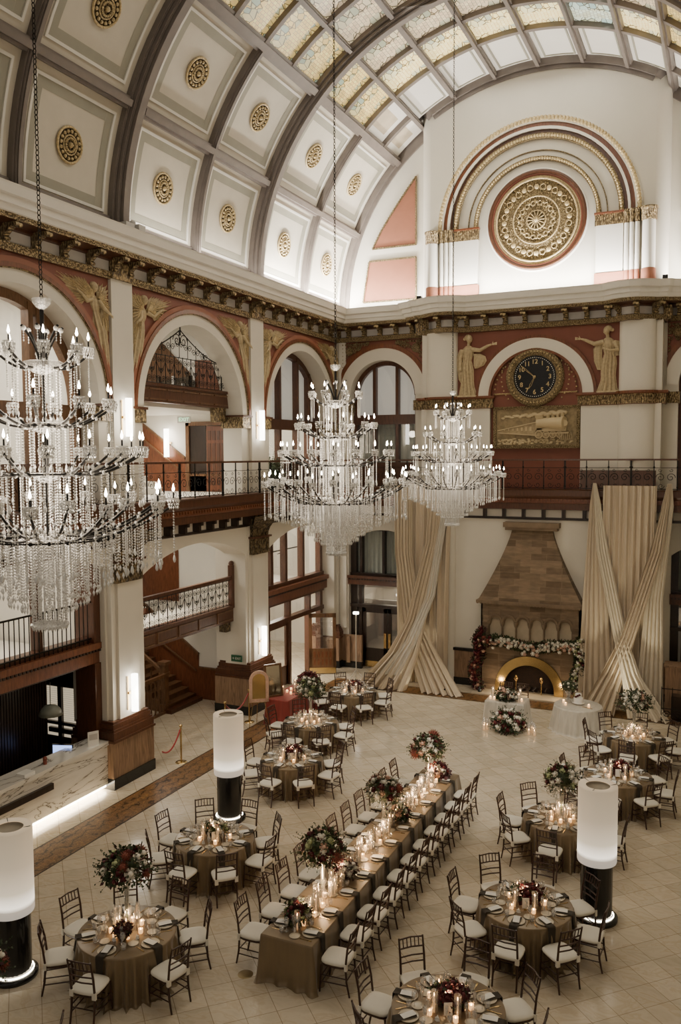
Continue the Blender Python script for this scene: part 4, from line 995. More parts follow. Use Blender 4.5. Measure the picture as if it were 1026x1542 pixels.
tag(mb.build('window_blinds', [M['cabinet'], M['blindlit'], M['wooddark']]), 'slatted blinds glowing over the dark window behind the reception desk', 'blind')
mb = MB(); mb.box(-18.8, -13.95, 10.5, 16.5, -.01, .01); trim(mb, M['wooddark'])
t = empty('reception_desk', (-13.5, 13, 0), 0, 'long white marble reception desk with dark veins and a glowing light strip at its foot', 'reception desk')
MB().box(-.35, 0.02, -4, 2.95, .14, 1.1).box(-.55, .06, -4, 2.98, 1.1, 1.2).build('marble_front', M['marble'], t)
MB().box(-.9, -.5, -4, 2.95, 0, .85).build('work_counter', M['wood'], t)
MB().box(-.25, -.04, -4, 2.9, .06, .12).build('light_strip', M['led'], t); MB().box(-.35, -.25, -4, 2.9, 0, .14).build('plinth', M['white'], t)
MB().box(.02, .09, -1.0, .95, .70, .84).build('bag_rail', M['wooddark'], t)
lamp('desk_strip_light', 'AREA', 26, (-13.40, 12.3, .12), .1, (0, R(25), 0), (1, .88, .7), 6.5)
t = empty('desk_pendant', (-13.98, 14.5, 2.2), 0, 'grey green dome pendant lamp hanging over the reception desk', 'pendant lamp')
MB().lathe([(.03, .18), (.14, .15), (.22, .07), (.27, -.06), (.255, -.06), (.2, .06), (.02, .15)], 24).build('shade', M['shadegreen'], t); MB().tube([(0, 0, .16), (0, 0, .7)], .01, 5).build('cord', M['black'], t)
t = empty('computer_monitor', (-14.12, 15.0, .86), R(200), 'computer monitor with a bluish screen behind the reception desk', 'monitor')
MB().box(-.25, .25, -.02, .02, .12, .42).build('case', M['blackgloss'], t); MB().box(-.23, .23, .02, .025, .14, .40).build('screen', M['screen'], t); MB().box(-.03, .03, -.02, .02, 0, .14).box(-.1, .1, -.08, .08, 0, .02).build('stand', M['blackgloss'], t)
t = empty('card_holder', (-13.55, 15.4, 1.2), R(60), 'small framed card standing on the desk end against the pier', 'sign'); MB().box(-.13, .13, -.01, .01, 0, .34).build('frame', M['card'], t); MB().box(-.1, .1, -.016, -.01, .14, .28).build('picture', M['cabinet'], t)
tag(MB().box(-13.75, -13.5, 13.2, 13.5, 1.2, 1.26).build('paper_stack', M['card']), 'white papers lying on the marble desk top', 'papers')
tag(MB().lathe([(.04, 0), (.045, .1), (.001, .1)], 10, (-13.7, 14.0, 1.2)).ball((-13.7, 14.0, 1.33), .05, 8, 5).build('desk_ornament', M['ro']), 'small red ornament on the marble desk top', 'ornament')

# ------------------------------------------------------------------ fireplace
fp = empty('fireplace', (-6, 28.0, 0), 0, 'monumental sandstone fireplace with tapering hood, arcade and brass arched surround', 'fireplace')
mb = MB()
def hood(u, v):   # v height 0..1, u across front incl. returns
    hw = 1.72 - 1.05 * (1 - (1 - v) ** 1.25); yf = -.12 + .38 * v; z = 3.12 + 2.38 * v
    if u < .12: return (-hw, .44 - (.44 - yf) * u / .12, z)
    if u > .88: return (hw, yf + (.44 - yf) * (u - .88) / .12, z)
    return (-hw + 2 * hw * (u - .12) / .76, yf, z)
mb.surf(hood, 25, 10, 0, False); mb.build('hood', M['sand'], fp)
MB().box(-.86, .86, .05, .44, 5.5, 5.6).box(-.92, .92, .0, .44, 5.6, 5.76).build('hood_cap', M['sandplain'], fp)
mb = MB(); mb.box(-1.78, 1.78, -.18, .44, 3.02, 3.12)
for i in range(34): mb.box(-1.75 + i * .105, -1.69 + i * .105, -.2, -.18, 3.0, 3.08)
mb.build('hood_moulding', M['sandplain'], fp)
# chest with arch opening
mb = MB(); PF = lambda a, z, d: (a, d, z)
openwall(mb, PF, -1.65, 1.65, 0, 1.72, 0, 1.12, 0, .16, 1.12, .4, 0, 1, 30)
mb.box(-1.65, -1.6, 0, .44, 0, 3.05).box(1.6, 1.65, 0, .44, 0, 3.05).box(-1.65, 1.65, .16, .44, 1.72, 3.05)
mb.build('chest', [M['sand'], M['sandplain']], fp)
mb = MB()
for s in (-1, 1): mb.box(s * 1.52 - .13, s * 1.52 + .13, 0, .2, 1.8, 3.05)
# arcade spandrel wall with six arches
for i in range(6):
    c = -1.16 + i * .465; openwall(mb, lambda a, z, d: (a, .02 + d, z), c - .2325, c + .2325, 2.35, 3.02, c, .165, 2.35, 2.36, .165, .14, 0, 0, 12)
mb.build('arcade_wall', M['sand'], fp)
mb = MB()
for i in range(6): ring(mb, lambda a, z, d: (a, .02 + d, z), -1.16 + i * .465, 2.42, .175, .235, 0, -.05, 99, 0, 12)
for i in range(7):
    x = -1.39 + i * .465; mb.lathe([(.035, 0), (.035, .42), (.055, .44), (.085, .56), (.085, .6)], 10, (x, .06, 1.8)); mb.box(x - .06, x + .06, 0, .12, 1.76, 1.82)
mb.build('colonnettes', M['sandplain'], fp)
mb = MB(); mb.box(-1.4, 1.4, .155, .165, 1.78, 2.75); mb.build('arcade_back', M['sandlight'], fp)
MB().box(-1.74, 1.74, -.14, .2, 1.68, 1.78).build('mantel_shelf', M['sandplain'], fp)
mb = MB(); ring(mb, PF, 0, .16, .84, 1.14, .0, -.06, 99, 0, 40); mb.box(-1.14, -.84, -.06, 0, 0, .16).box(.84, 1.14, -.06, 0, 0, .16); mb.build('brass_surround', M['brass'], fp)
mb = MB(); mb.box(-1.1, 1.1, .38, .42, 0, 1.2); mb.surf(lambda u, v: (-.86 * COS(PI * u), .40 * v, .1 + .86 * S(PI * u)), 20, 1); mb.build('firebox', M['firebrick'], fp)
mb = MB()
for k in range(6): mb.tube([(-.5 + .2 * k, .12 + .04 * (k % 2), .1), (-.35 + .18 * k, .25, .2)], .045, 7)
mb.build('logs', M['wooddark'], fp)
for s in (-1, 1):
    mb = MB(); mb.tube([(s * .42, -.03, 0), (s * .42, -.03, .55)], .018, 6); mb.ball((s * .42, -.03, .6), .05, 8, 5); mb.tube([(s * .42 + .05 * COS(a), -.03, .52 + .09 * S(a)) for a in [2 * PI * i / 10 for i in range(10)]], .01, 4, closed=True); mb.build('andiron', M['brass'], fp)
lamp('hearth_light', 'POINT', 5, (-6, 27.6, .5), .1, c=(1, .7, .4)); lamp('hearth_light', 'POINT', 4, (-4.95, 27.6, .35), .05, c=(1, .7, .4)); lamp('hearth_light', 'POINT', 4, (-7.0, 27.6, .35), .05, c=(1, .7, .4))
mb = MB(); mb.box(-7.8, -4.2, 27.35, 28.0, 0, .05); trim(mb, M['sandlight'])
mb = MB(); mb.box(-9.9, -7.8, 28.36, 28.42, .25, 1.25, 0).box(-4.2, -2.1, 28.36, 28.42, .25, 1.25, 0).box(-9.9, -7.8, 28.34, 28.42, 0, .25, 1).box(-4.2, -2.1, 28.34, 28.42, 0, .25, 1).box(-9.9, -7.8, 28.32, 28.42, 1.2, 1.3, 1).box(-4.2, -2.1, 28.32, 28.42, 1.2, 1.3, 1)
mb.box(-13.1, -12.95, 28.9, 29.4, .2, 1.2, 0)
for x0, x1 in ((-13.3, -12.5), (-10.3, -9.9), (-2.1, -1.6)): mb.box(x0, x1, 28.97, 29.1, .25, 1.25, 0).box(x0, x1, 28.95, 29.1, 0, .25, 1)
trim(mb, [M['veneer'], M['blackgloss']])

# ------------------------------------------------------------------ clock
ck = empty('wall_clock', (-6.0, 28.44, 10.57), 0, 'large black faced round clock with gilded numerals in the red arch over the train relief', 'clock')
mb = MB(); MY(mb, [(.70, .03), (.001, .03)], 48, 0); mb.build('face', M['blackgloss'], ck)
mb = MB(); MY(mb, [(.96, -.04), (.95, .06), (.86, .10), (.72, .07), (.70, .02)], 56, 0); mb.build('frame', M['goldfine'], ck)
mb = MB()
for k in range(48): a = 2 * PI * k / 48; mb.ball((.84 * COS(a), -.1, .84 * S(a)), .03, 6, 4)
mb.build('bead_border', M['goldflat'], ck)
mb = MB()
for k in range(60): a = 2 * PI * k / 60; r = .64; mb.box(r * COS(a) - .011, r * COS(a) + .011, -.045, -.03, r * S(a) - .011, r * S(a) + .011)
mb.build('minute_dots', M['card'], ck)
for k in range(1, 13):
    cu = bpy.data.curves.new('numeral', 'FONT'); cu.body = str(k); cu.size = .21; cu.align_x = 'CENTER'; cu.align_y = 'CENTER'; cu.extrude = .006; cu.offset = .003; cu.materials.append(M['goldflat'])
    a = PI / 2 - 2 * PI * k / 12; o = txt2mesh('numeral', cu); o.parent = ck; o.location = (.50 * COS(a), -.04, .50 * S(a)); o.rotation_euler = (PI / 2, 0, 0)
def hand(ang, L, w, n):
    a = PI / 2 - ang; dx, dz = COS(a), S(a); mb = MB(); o = lambda t, k: (dx * t - dz * k, -.055, dz * t + dx * k)
    mb.tube([o(-.05, 0), o(L * .35, w * .6), o(L * .7, w), o(L, 0)], .008, 4); mb.tube([o(-.05, 0), o(L * .35, -w * .6), o(L * .7, -w), o(L, 0)], .008, 4); mb.build(n, M['goldflat'], ck)
hand(2 * PI * 51.7 / 60, .60, .02, 'minute_hand'); hand(2 * PI * (6.86 / 12), .42, .03, 'hour_hand'); MB().ball((0, -.06, 0), .055, 10, 6).build('hub', M['goldflat'], ck)

# ------------------------------------------------------------------ locomotive relief
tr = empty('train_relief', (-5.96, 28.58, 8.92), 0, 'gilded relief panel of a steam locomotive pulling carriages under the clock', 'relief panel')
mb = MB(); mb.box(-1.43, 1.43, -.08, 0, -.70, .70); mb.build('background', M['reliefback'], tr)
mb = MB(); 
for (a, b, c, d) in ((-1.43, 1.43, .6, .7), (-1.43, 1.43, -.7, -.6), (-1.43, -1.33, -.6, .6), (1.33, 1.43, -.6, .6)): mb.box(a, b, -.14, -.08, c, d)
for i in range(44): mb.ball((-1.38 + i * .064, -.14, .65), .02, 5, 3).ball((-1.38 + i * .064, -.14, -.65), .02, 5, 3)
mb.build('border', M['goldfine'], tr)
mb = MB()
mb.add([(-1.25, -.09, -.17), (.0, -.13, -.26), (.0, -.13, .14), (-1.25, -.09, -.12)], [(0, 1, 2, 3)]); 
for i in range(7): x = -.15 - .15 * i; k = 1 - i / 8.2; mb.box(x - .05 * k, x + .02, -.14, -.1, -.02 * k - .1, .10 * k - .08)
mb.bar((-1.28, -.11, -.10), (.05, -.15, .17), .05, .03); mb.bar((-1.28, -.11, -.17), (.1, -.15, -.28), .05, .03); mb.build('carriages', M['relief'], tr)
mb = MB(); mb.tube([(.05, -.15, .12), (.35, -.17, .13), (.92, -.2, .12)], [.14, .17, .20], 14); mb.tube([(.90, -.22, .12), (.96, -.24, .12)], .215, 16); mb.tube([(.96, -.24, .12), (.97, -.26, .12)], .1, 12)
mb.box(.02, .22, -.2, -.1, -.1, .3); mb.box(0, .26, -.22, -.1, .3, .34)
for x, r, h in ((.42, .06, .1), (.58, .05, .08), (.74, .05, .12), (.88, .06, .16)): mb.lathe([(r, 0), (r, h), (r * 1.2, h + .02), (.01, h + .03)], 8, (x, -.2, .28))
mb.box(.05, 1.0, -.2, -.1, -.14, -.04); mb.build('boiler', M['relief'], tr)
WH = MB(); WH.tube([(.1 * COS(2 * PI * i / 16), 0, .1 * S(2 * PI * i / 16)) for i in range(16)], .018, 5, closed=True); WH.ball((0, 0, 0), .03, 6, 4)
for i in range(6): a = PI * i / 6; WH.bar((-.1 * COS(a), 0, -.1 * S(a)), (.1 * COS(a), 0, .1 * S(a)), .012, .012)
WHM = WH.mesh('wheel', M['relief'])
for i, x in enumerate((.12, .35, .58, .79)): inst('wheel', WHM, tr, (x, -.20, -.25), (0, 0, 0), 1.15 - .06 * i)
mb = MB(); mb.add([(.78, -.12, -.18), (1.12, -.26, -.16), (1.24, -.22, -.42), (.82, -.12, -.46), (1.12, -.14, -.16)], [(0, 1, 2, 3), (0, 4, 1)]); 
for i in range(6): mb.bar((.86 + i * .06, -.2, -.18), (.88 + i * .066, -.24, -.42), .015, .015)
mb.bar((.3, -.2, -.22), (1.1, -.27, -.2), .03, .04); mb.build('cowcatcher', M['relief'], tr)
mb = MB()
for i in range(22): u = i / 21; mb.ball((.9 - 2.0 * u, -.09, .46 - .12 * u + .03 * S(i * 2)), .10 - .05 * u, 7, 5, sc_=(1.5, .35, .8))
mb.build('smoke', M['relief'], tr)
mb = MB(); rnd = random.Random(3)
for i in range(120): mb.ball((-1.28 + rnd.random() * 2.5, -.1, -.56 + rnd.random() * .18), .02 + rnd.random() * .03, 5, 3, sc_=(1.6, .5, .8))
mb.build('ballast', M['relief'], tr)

# ------------------------------------------------------------------ relief figures
def remesh(mb, vox, mat, smooth=True):
    o = bpy.data.objects.new('tmp', mb.mesh('tmp', mat)); col.objects.link(o)
    m = o.modifiers.new('r', 'REMESH'); m.mode = 'VOXEL'; m.voxel_size = vox; m.use_smooth_shade = True
    s = o.modifiers.new('s', 'SMOOTH'); s.iterations = 1; s.factor = .5
    dg = bpy.context.evaluated_depsgraph_get(); me = bpy.data.meshes.new_from_object(o.evaluated_get(dg)); bpy.data.objects.remove(o)
    me.materials.clear(); me.materials.append(mat); return me
def gown(mb, pts, nf, amp, n=44, dep=.55, ph=0):     # pts: (x, z, radius)
    vs = []; 
    for i, (x, z, r) in enumerate(pts):
        k = min(1, i / (len(pts) * .6))
        for j in range(n):
            a = 2 * PI * j / n; rr = r * (1 + amp * k * S(nf * a + ph + .6 * S(z * 6)))
            vs.append((x + rr * COS(a), -rr * S(a) * dep, z))
    m = len(pts)
    fs = [(i * n + j, i * n + (j + 1) % n, (i + 1) * n + (j + 1) % n, (i + 1) * n + j) for i in range(m - 1) for j in range(n)]
    fs += [tuple(range(n)), tuple(range((m - 1) * n, m * n))[::-1]]; mb.add(vs, fs, 0, True)
def lady(s):       # s=+1 reaches to +x
    mb = MB(); F = lambda x: s * x
    P_ = [(.03, 1.72, .10), (.02, 1.62, .20), (.0, 1.5, .21), (-.01, 1.35, .17), (-.02, 1.22, .15), (-.03, 1.08, .19), (-.02, .9, .22), (0, .6, .21), (0, .35, .22), (.02, .12, .27), (.02, .02, .31)]
    gown(mb, [(F(x), z, r) for x, z, r in P_], 11, .2)
    mb.tube([(F(.03), 0, 1.66), (F(.05), -.02, 1.86)], [.06, .055], 8)
    mb.ball((F(.07), -.04, 1.95), .115, 12, 8, sc_=(.9, .95, 1.2)); mb.ball((F(.16), -.05, 1.93), .022, 6, 4)          # head, nose
    mb.ball((F(.02), -.02, 2.01), .125, 10, 7, sc_=(1.0, .9, .85)); mb.ball((F(-.10), -.01, 1.97), .06, 8, 5)            # hair with knot
    mb.ball((F(.12), -.135, 1.97), .018, 5, 4).ball((F(.15), -.11, 1.885), .02, 5, 4)
    # reaching arm and hand with fingers
    mb.tube([(F(.16), -.04, 1.6), (F(.45), -.08, 1.55), (F(.72), -.1, 1.68), (F(.84), -.1, 1.72)], [.085, .07, .05, .036], 8)
    mb.ball((F(.90), -.1, 1.73), .045, 8, 5, sc_=(1.3, .6, .8))
    for k in range(4): mb.tube([(F(.93), -.1, 1.71 + .018 * k), (F(1.04), -.12, 1.705 + .028 * k)], .012, 5)
    mb.tube([(F(.88), -.1, 1.76), (F(.92), -.12, 1.83)], .013, 5)
    # other arm
    if s > 0: mb.tube([(F(-.17), -.04, 1.6), (F(-.24), -.08, 1.3), (F(-.22), -.1, 1.0), (F(-.20), -.12, .88)], [.08, .065, .045, .035], 8)
    else: mb.tube([(F(-.17), -.04, 1.6), (F(-.28), -.12, 1.32), (F(-.05), -.22, 1.30), (F(.06), -.24, 1.36)], [.08, .07, .045, .035], 8)
    ex, ez = (F(-.20), .84) if s > 0 else (F(.1), 1.38)
    for k in range(4): mb.tube([(ex, -.14 if s > 0 else -.25, ez), (ex + F(.02 * k - .02) if s > 0 else ex + F(.06), -.15 if s > 0 else -.26, ez - .08 if s > 0 else ez + .02 * k - .03)], .012, 5)
    # cloak falling behind
    if s > 0:
        gown(mb, [(F(.32), 1.45, .12), (F(.42), 1.35, .2), (F(.44), 1.2, .22), (F(.4), 1.05, .17), (F(.3), .95, .06)], 7, .14, 28, .3)
        gown(mb, [(F(-.22), 1.62, .06), (F(-.26), 1.4, .12), (F(-.27), 1.0, .10), (F(-.24), .6, .07), (F(-.22), .5, .03)], 5, .15, 20, .5)
    else:
        gown(mb, [(F(.3), 1.6, .08), (F(.34), 1.4, .14), (F(.33), 1.0, .12), (F(.28), .72, .07)], 6, .16, 28, .45)
        gown(mb, [(F(-.22), 1.62, .08), (F(-.28), 1.4, .14), (F(-.25), 1.15, .08)], 5, .15, 20, .5)
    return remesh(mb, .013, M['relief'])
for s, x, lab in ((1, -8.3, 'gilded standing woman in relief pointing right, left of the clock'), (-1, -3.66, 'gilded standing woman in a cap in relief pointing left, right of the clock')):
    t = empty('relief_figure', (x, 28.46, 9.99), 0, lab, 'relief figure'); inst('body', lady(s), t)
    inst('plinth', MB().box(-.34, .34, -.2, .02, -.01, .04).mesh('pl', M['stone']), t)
def angel():       # in its own frame: x along the wall away from the pilaster, -y out of the wall, z up
    mb = MB(); P_ = [(.50, 1.60, .09), (.49, 1.50, .16), (.47, 1.38, .165), (.43, 1.24, .13), (.38, 1.05, .17), (.31, .8, .2), (.23, .5, .19), (.15, .2, .15), (.09, -.1, .11), (.06, -.3, .05)]
    gown(mb, P_, 9, .2, 54, .6)
    mb.tube([(.50, 0, 1.55), (.52, -.03, 1.70)], [.05, .045], 8); mb.ball((.53, -.07, 1.78), .10, 12, 8, sc_=(.9, .95, 1.2)); mb.ball((.53, -.05, 1.83), .105, 10, 6, sc_=(1.05, .9, .8)); mb.ball((.53, -.17, 1.77), .018, 5, 4)
    mb.tube([(.62, -.06, 1.5), (.82, -.12, 1.42), (1.02, -.14, 1.55), (1.12, -.14, 1.6)], [.065, .05, .035, .026], 8)
    for k in range(4): mb.tube([(1.12, -.14, 1.59 + .012 * k), (1.2, -.15, 1.59 + .025 * k)], .010, 5)
    mb.tube([(.38, -.06, 1.5), (.27, -.16, 1.30), (.16, -.2, 1.22), (.10, -.2, 1.2)], [.065, .05, .035, .026], 8)
    for k in range(4): mb.tube([(.1, -.2, 1.2 - .015 * k), (.03, -.21, 1.18 - .02 * k)], .010, 5)
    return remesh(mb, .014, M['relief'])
def wing(left):
    mb = MB()
    root = Vector((.42, 0, 1.45)) if left else Vector((.60, 0, 1.5))
    n = 13
    for row, (L0, k0) in enumerate(((1.0, 0), (.66, .02), (.36, .04))):
        for i in range(n):
            u = i / (n - 1)
            if left: ang = R(100 + 172 * u); L = L0 * (.50 + .75 * u); p0 = root + Vector((-.14 * u, 0, .10 * (1 - u)))
            else: ang = R(62 - 92 * u); L = L0 * (.62 + .55 * (1 - abs(u - .45) * 1.5)); p0 = root + Vector((.10 * u, 0, .04))
            d = Vector((COS(ang), 0, S(ang))); e = p0 + d * L
            if left: e.x = max(e.x, .02)
            e.z = min(e.z, 1.93)
            w = (e - p0); nrm = Vector((-w.z, 0, w.x)).normalized() * (.045 + .02 * (2 - row)); y = -.02 - .035 * row
            mb.add([p0 + Vector((0, y, 0)), p0 + w * .6 + nrm + Vector((0, y, 0)), e + Vector((0, y, 0)), p0 + w * .6 - nrm + Vector((0, y, 0)), p0 + w * .6 + Vector((0, y - .05, 0))], [(0, 1, 4), (1, 2, 4), (2, 3, 4), (3, 0, 4), (0, 3, 2, 1)], 0)
            mb.tube([p0 + Vector((0, y - .02, 0)), p0 + w * .6 + Vector((0, y - .06, 0)), e + Vector((0, y - .01, 0))], [.02, .014, .006], 4, 1)
    return mb.mesh('wing', [M['stone'], M['goldflat']])
AM, WL, WR = angel(), wing(True), wing(False)
for k, c in enumerate(BAY):
    if k == 0: continue
    for s in (1, -1):
        if k == 1 and s == 1: pass
        nm = {1: 'nearest', 2: 'middle', 3: 'farthest'}[k]
        t = empty('winged_figure', (-13.52, c - s * 2.80, 10.12), 0, 'gilded winged woman in relief in the %s spandrel of the %s left arch' % ('left' if s > 0 else 'right', nm), 'relief figure')
        for nme, me in (('body', AM), ('wing', WL), ('wing', WR)):
            # local x -> world +Y*s, local -y -> world +X
            o = inst(nme, me, t); o.matrix_local = Matrix(((0, -1, 0, 0), (s, 0, 0, 0), (0, 0, 1, 0), (0, 0, 0, 1)))

# ------------------------------------------------------------------ champagne drapery
def panel_cloth(name, parent, keys, npl, amp, mat, nu=70, nv=40, ph=0, sag=0):
    # keys: (v, xL, xR, y, z, pleat amplitude factor)
    def lerp(v):
        for a, b in zip(keys, keys[1:]):
            if v <= b[0] + 1e-9:
                t = (v - a[0]) / (b[0] - a[0]); t = t * t * (3 - 2 * t) * .5 + t * .5; return [p + (q - p) * t for p, q in zip(a, b)]
        return keys[-1]
    mb = MB()
    def f(u, v):
        _, xl, xr, y, z, k = lerp(v)
        return (xl + (xr - xl) * u, y - amp * k * (S(2 * PI * npl * u + ph + 1.3 * S(5 * u + ph)) + .55 * S(2 * PI * npl * 1.73 * u + v * 2 + ph) + .3 * S(2 * PI * npl * 3.1 * u + 2)), z - sag * S(PI * u) * v)
    mb.surf(lambda u, v: f(v, u), nv, nu, 0); return mb.build(name, mat, parent)
t = empty('draped_curtain', (-9.7, 27.9, 0), 0, 'champagne chiffon drapery tied in a cross, hanging left of the fireplace', 'curtain')
W = lambda ks: [(v, a + 9.7, b + 9.7, y - 27.9, z, k) for v, a, b, y, z, k in ks]
panel_cloth('back_panel', t, W([(0, -10.75, -8.75, 28.1, 7.0, 1), (.5, -10.7, -8.8, 28.0, 3.5, 1), (1, -10.6, -8.8, 27.9, .02, 1.2)]), 8, .06, M['drape'])
panel_cloth('swag', t, W([(0, -9.5, -8.7, 27.95, 6.9, .7), (.3, -9.55, -8.95, 27.8, 5.0, .8), (.62, -10.15, -9.45, 27.45, 2.3, .7), (.8, -10.7, -9.6, 27.1, 1.2, .9), (1, -11.7, -9.9, 26.6, .03, 1.6)]), 6, .07, M['drape'], 60, 50)
panel_cloth('swag', t, W([(0, -10.75, -10.1, 27.9, 6.9, .7), (.35, -10.65, -10.05, 27.75, 4.6, .8), (.62, -10.3, -9.65, 27.55, 2.3, .6), (.8, -9.9, -8.85, 27.3, 1.1, .9), (1, -9.3, -7.9, 26.75, .03, 1.6)]), 6, .07, M['drape'], 60, 50, 1)
panel_cloth('shimmer_band', t, W([(0, -8.92, -8.72, 27.88, 6.6, .5), (.5, -9.45, -9.15, 27.55, 3.2, .5), (.8, -10.1, -9.7, 27.2, 1.6, .5), (1, -10.9, -10.1, 26.8, .5, .9)]), 4, .04, M['silver'], 26, 40)
t = empty('draped_curtain', (-2.9, 27.7, 0), 0, 'champagne chiffon drapery tied in a cross, hanging right of the fireplace', 'curtain')
W = lambda ks: [(v, a + 2.9, b + 2.9, y - 27.7, z, k) for v, a, b, y, z, k in ks]
panel_cloth('back_panel', t, W([(0, -3.7, -2.1, 28.0, 7.02, 1), (.5, -3.7, -2.1, 27.9, 3.5, 1), (1, -3.75, -1.95, 27.75, .02, 1.2)]), 9, .055, M['drape'], 110)
panel_cloth('side_panel', t, W([(0, -4.02, -3.92, 28.0, 7.1, .2), (.1, -4.1, -3.75, 27.95, 6.4, .7), (.5, -4.25, -3.5, 27.8, 3.5, 1), (1, -4.35, -3.2, 27.6, .02, 1.3)]), 6, .05, M['drape'], 40)
panel_cloth('side_panel', t, W([(0, -1.80, -1.66, 28.0, 7.1, .2), (.1, -1.95, -1.6, 27.95, 6.4, .7), (.5, -2.35, -1.85, 27.8, 3.5, 1), (1, -2.6, -1.75, 27.6, .02, 1.3)]), 6, .05, M['drapewhite'], 40)
panel_cloth('swag', t, W([(0, -4.0, -3.9, 27.92, 7.08, .2), (.3, -3.85, -3.5, 27.8, 5.0, .8), (.62, -3.25, -2.85, 27.45, 2.3, .7), (.8, -2.95, -2.4, 27.1, 1.2, .9), (1, -2.7, -1.5, 26.6, .03, 1.6)]), 5, .06, M['drapewhite'], 50, 50)
panel_cloth('swag', t, W([(0, -1.78, -1.68, 27.9, 7.08, .2), (.3, -2.25, -1.85, 27.75, 5.0, .8), (.62, -3.05, -2.6, 27.4, 2.3, .6), (.8, -3.6, -2.9, 27.15, 1.1, .9), (1, -4.2, -3.1, 26.6, .03, 1.6)]), 5, .06, M['drape'], 50, 50, 1)
# ================================================================== chandeliers
def chandelier_protos():
    d = {}
    mb = MB(); mb.tube([(0, 0, 0), (0, 0, .06)], .009, 6); d['sleeve'] = mb.mesh('candle_sleeve', M['black'])
    mb = MB(); mb.lathe([(.001, 0), (.010, .008), (.0135, .024), (.008, .048), (.001, .078)], 8); d['bulb'] = mb.mesh('bulb', M['bulb'])
    mb = MB(); mb.lathe([(.015, .0), (.055, .012), (.055, .02)], 12)
    for k in range(12):
        a = 2 * PI * k / 12; mb.octa((.055 * COS(a), .055 * S(a), -.012), .011, .022)
        mb.octa((.05 * COS(a + .2), .05 * S(a + .2), -.045), .010, .018); mb.octa((.045 * COS(a), .045 * S(a), -.075), .010, .018)
    d['bob'] = mb.mesh('bobeche', M['crystal']); return d
CP = chandelier_protos()
def strandmesh(L, drop=True):
    mb = MB(); n = max(3, int(L / .027))
    for i in range(n): mb.octa((0, 0, -L * (i + .5) / n), .0105, .0115)
    if drop: mb.lathe([(.002, -L), (.010, -L - .015), (.017, -L - .045), (.010, -L - .068), (.001, -L - .075)], 6)
    return mb.mesh('strand', M['crystal'])
LS = [.30, .36, .42, .48, .54, .60, .68, .78]
SM = {L: strandmesh(L) for L in LS}
def strand(parent, x, y, z, L):
    k = min(LS, key=lambda q: abs(q - L)); inst('crystal_strand', SM[k], parent, (x, y, z))
TIERS = [(8, .42, 9.04, 8.87, .13), (10, .64, 8.53, 8.30, .20), (16, .92, 8.08, 7.84, .42), (24, 1.20, 7.57, 7.22, .62)]
def armmesh(r0, r1, z0, z1):
    mb = MB(); pts = []
    for i in range(13):
        t = i / 12; x = r0 + (r1 - r0) * t; z = z0 + (z1 - z0) * (t ** 1.2) - .07 * S(PI * t) + .0 * t; pts.append((x, 0, z))
    mb.tube(pts, .0135, 6)
    for i in (3, 6, 9): mb.ball(pts[i], .022, 6, 4, 1)
    return mb.mesh('arm', [M['black'], M['crystal']])
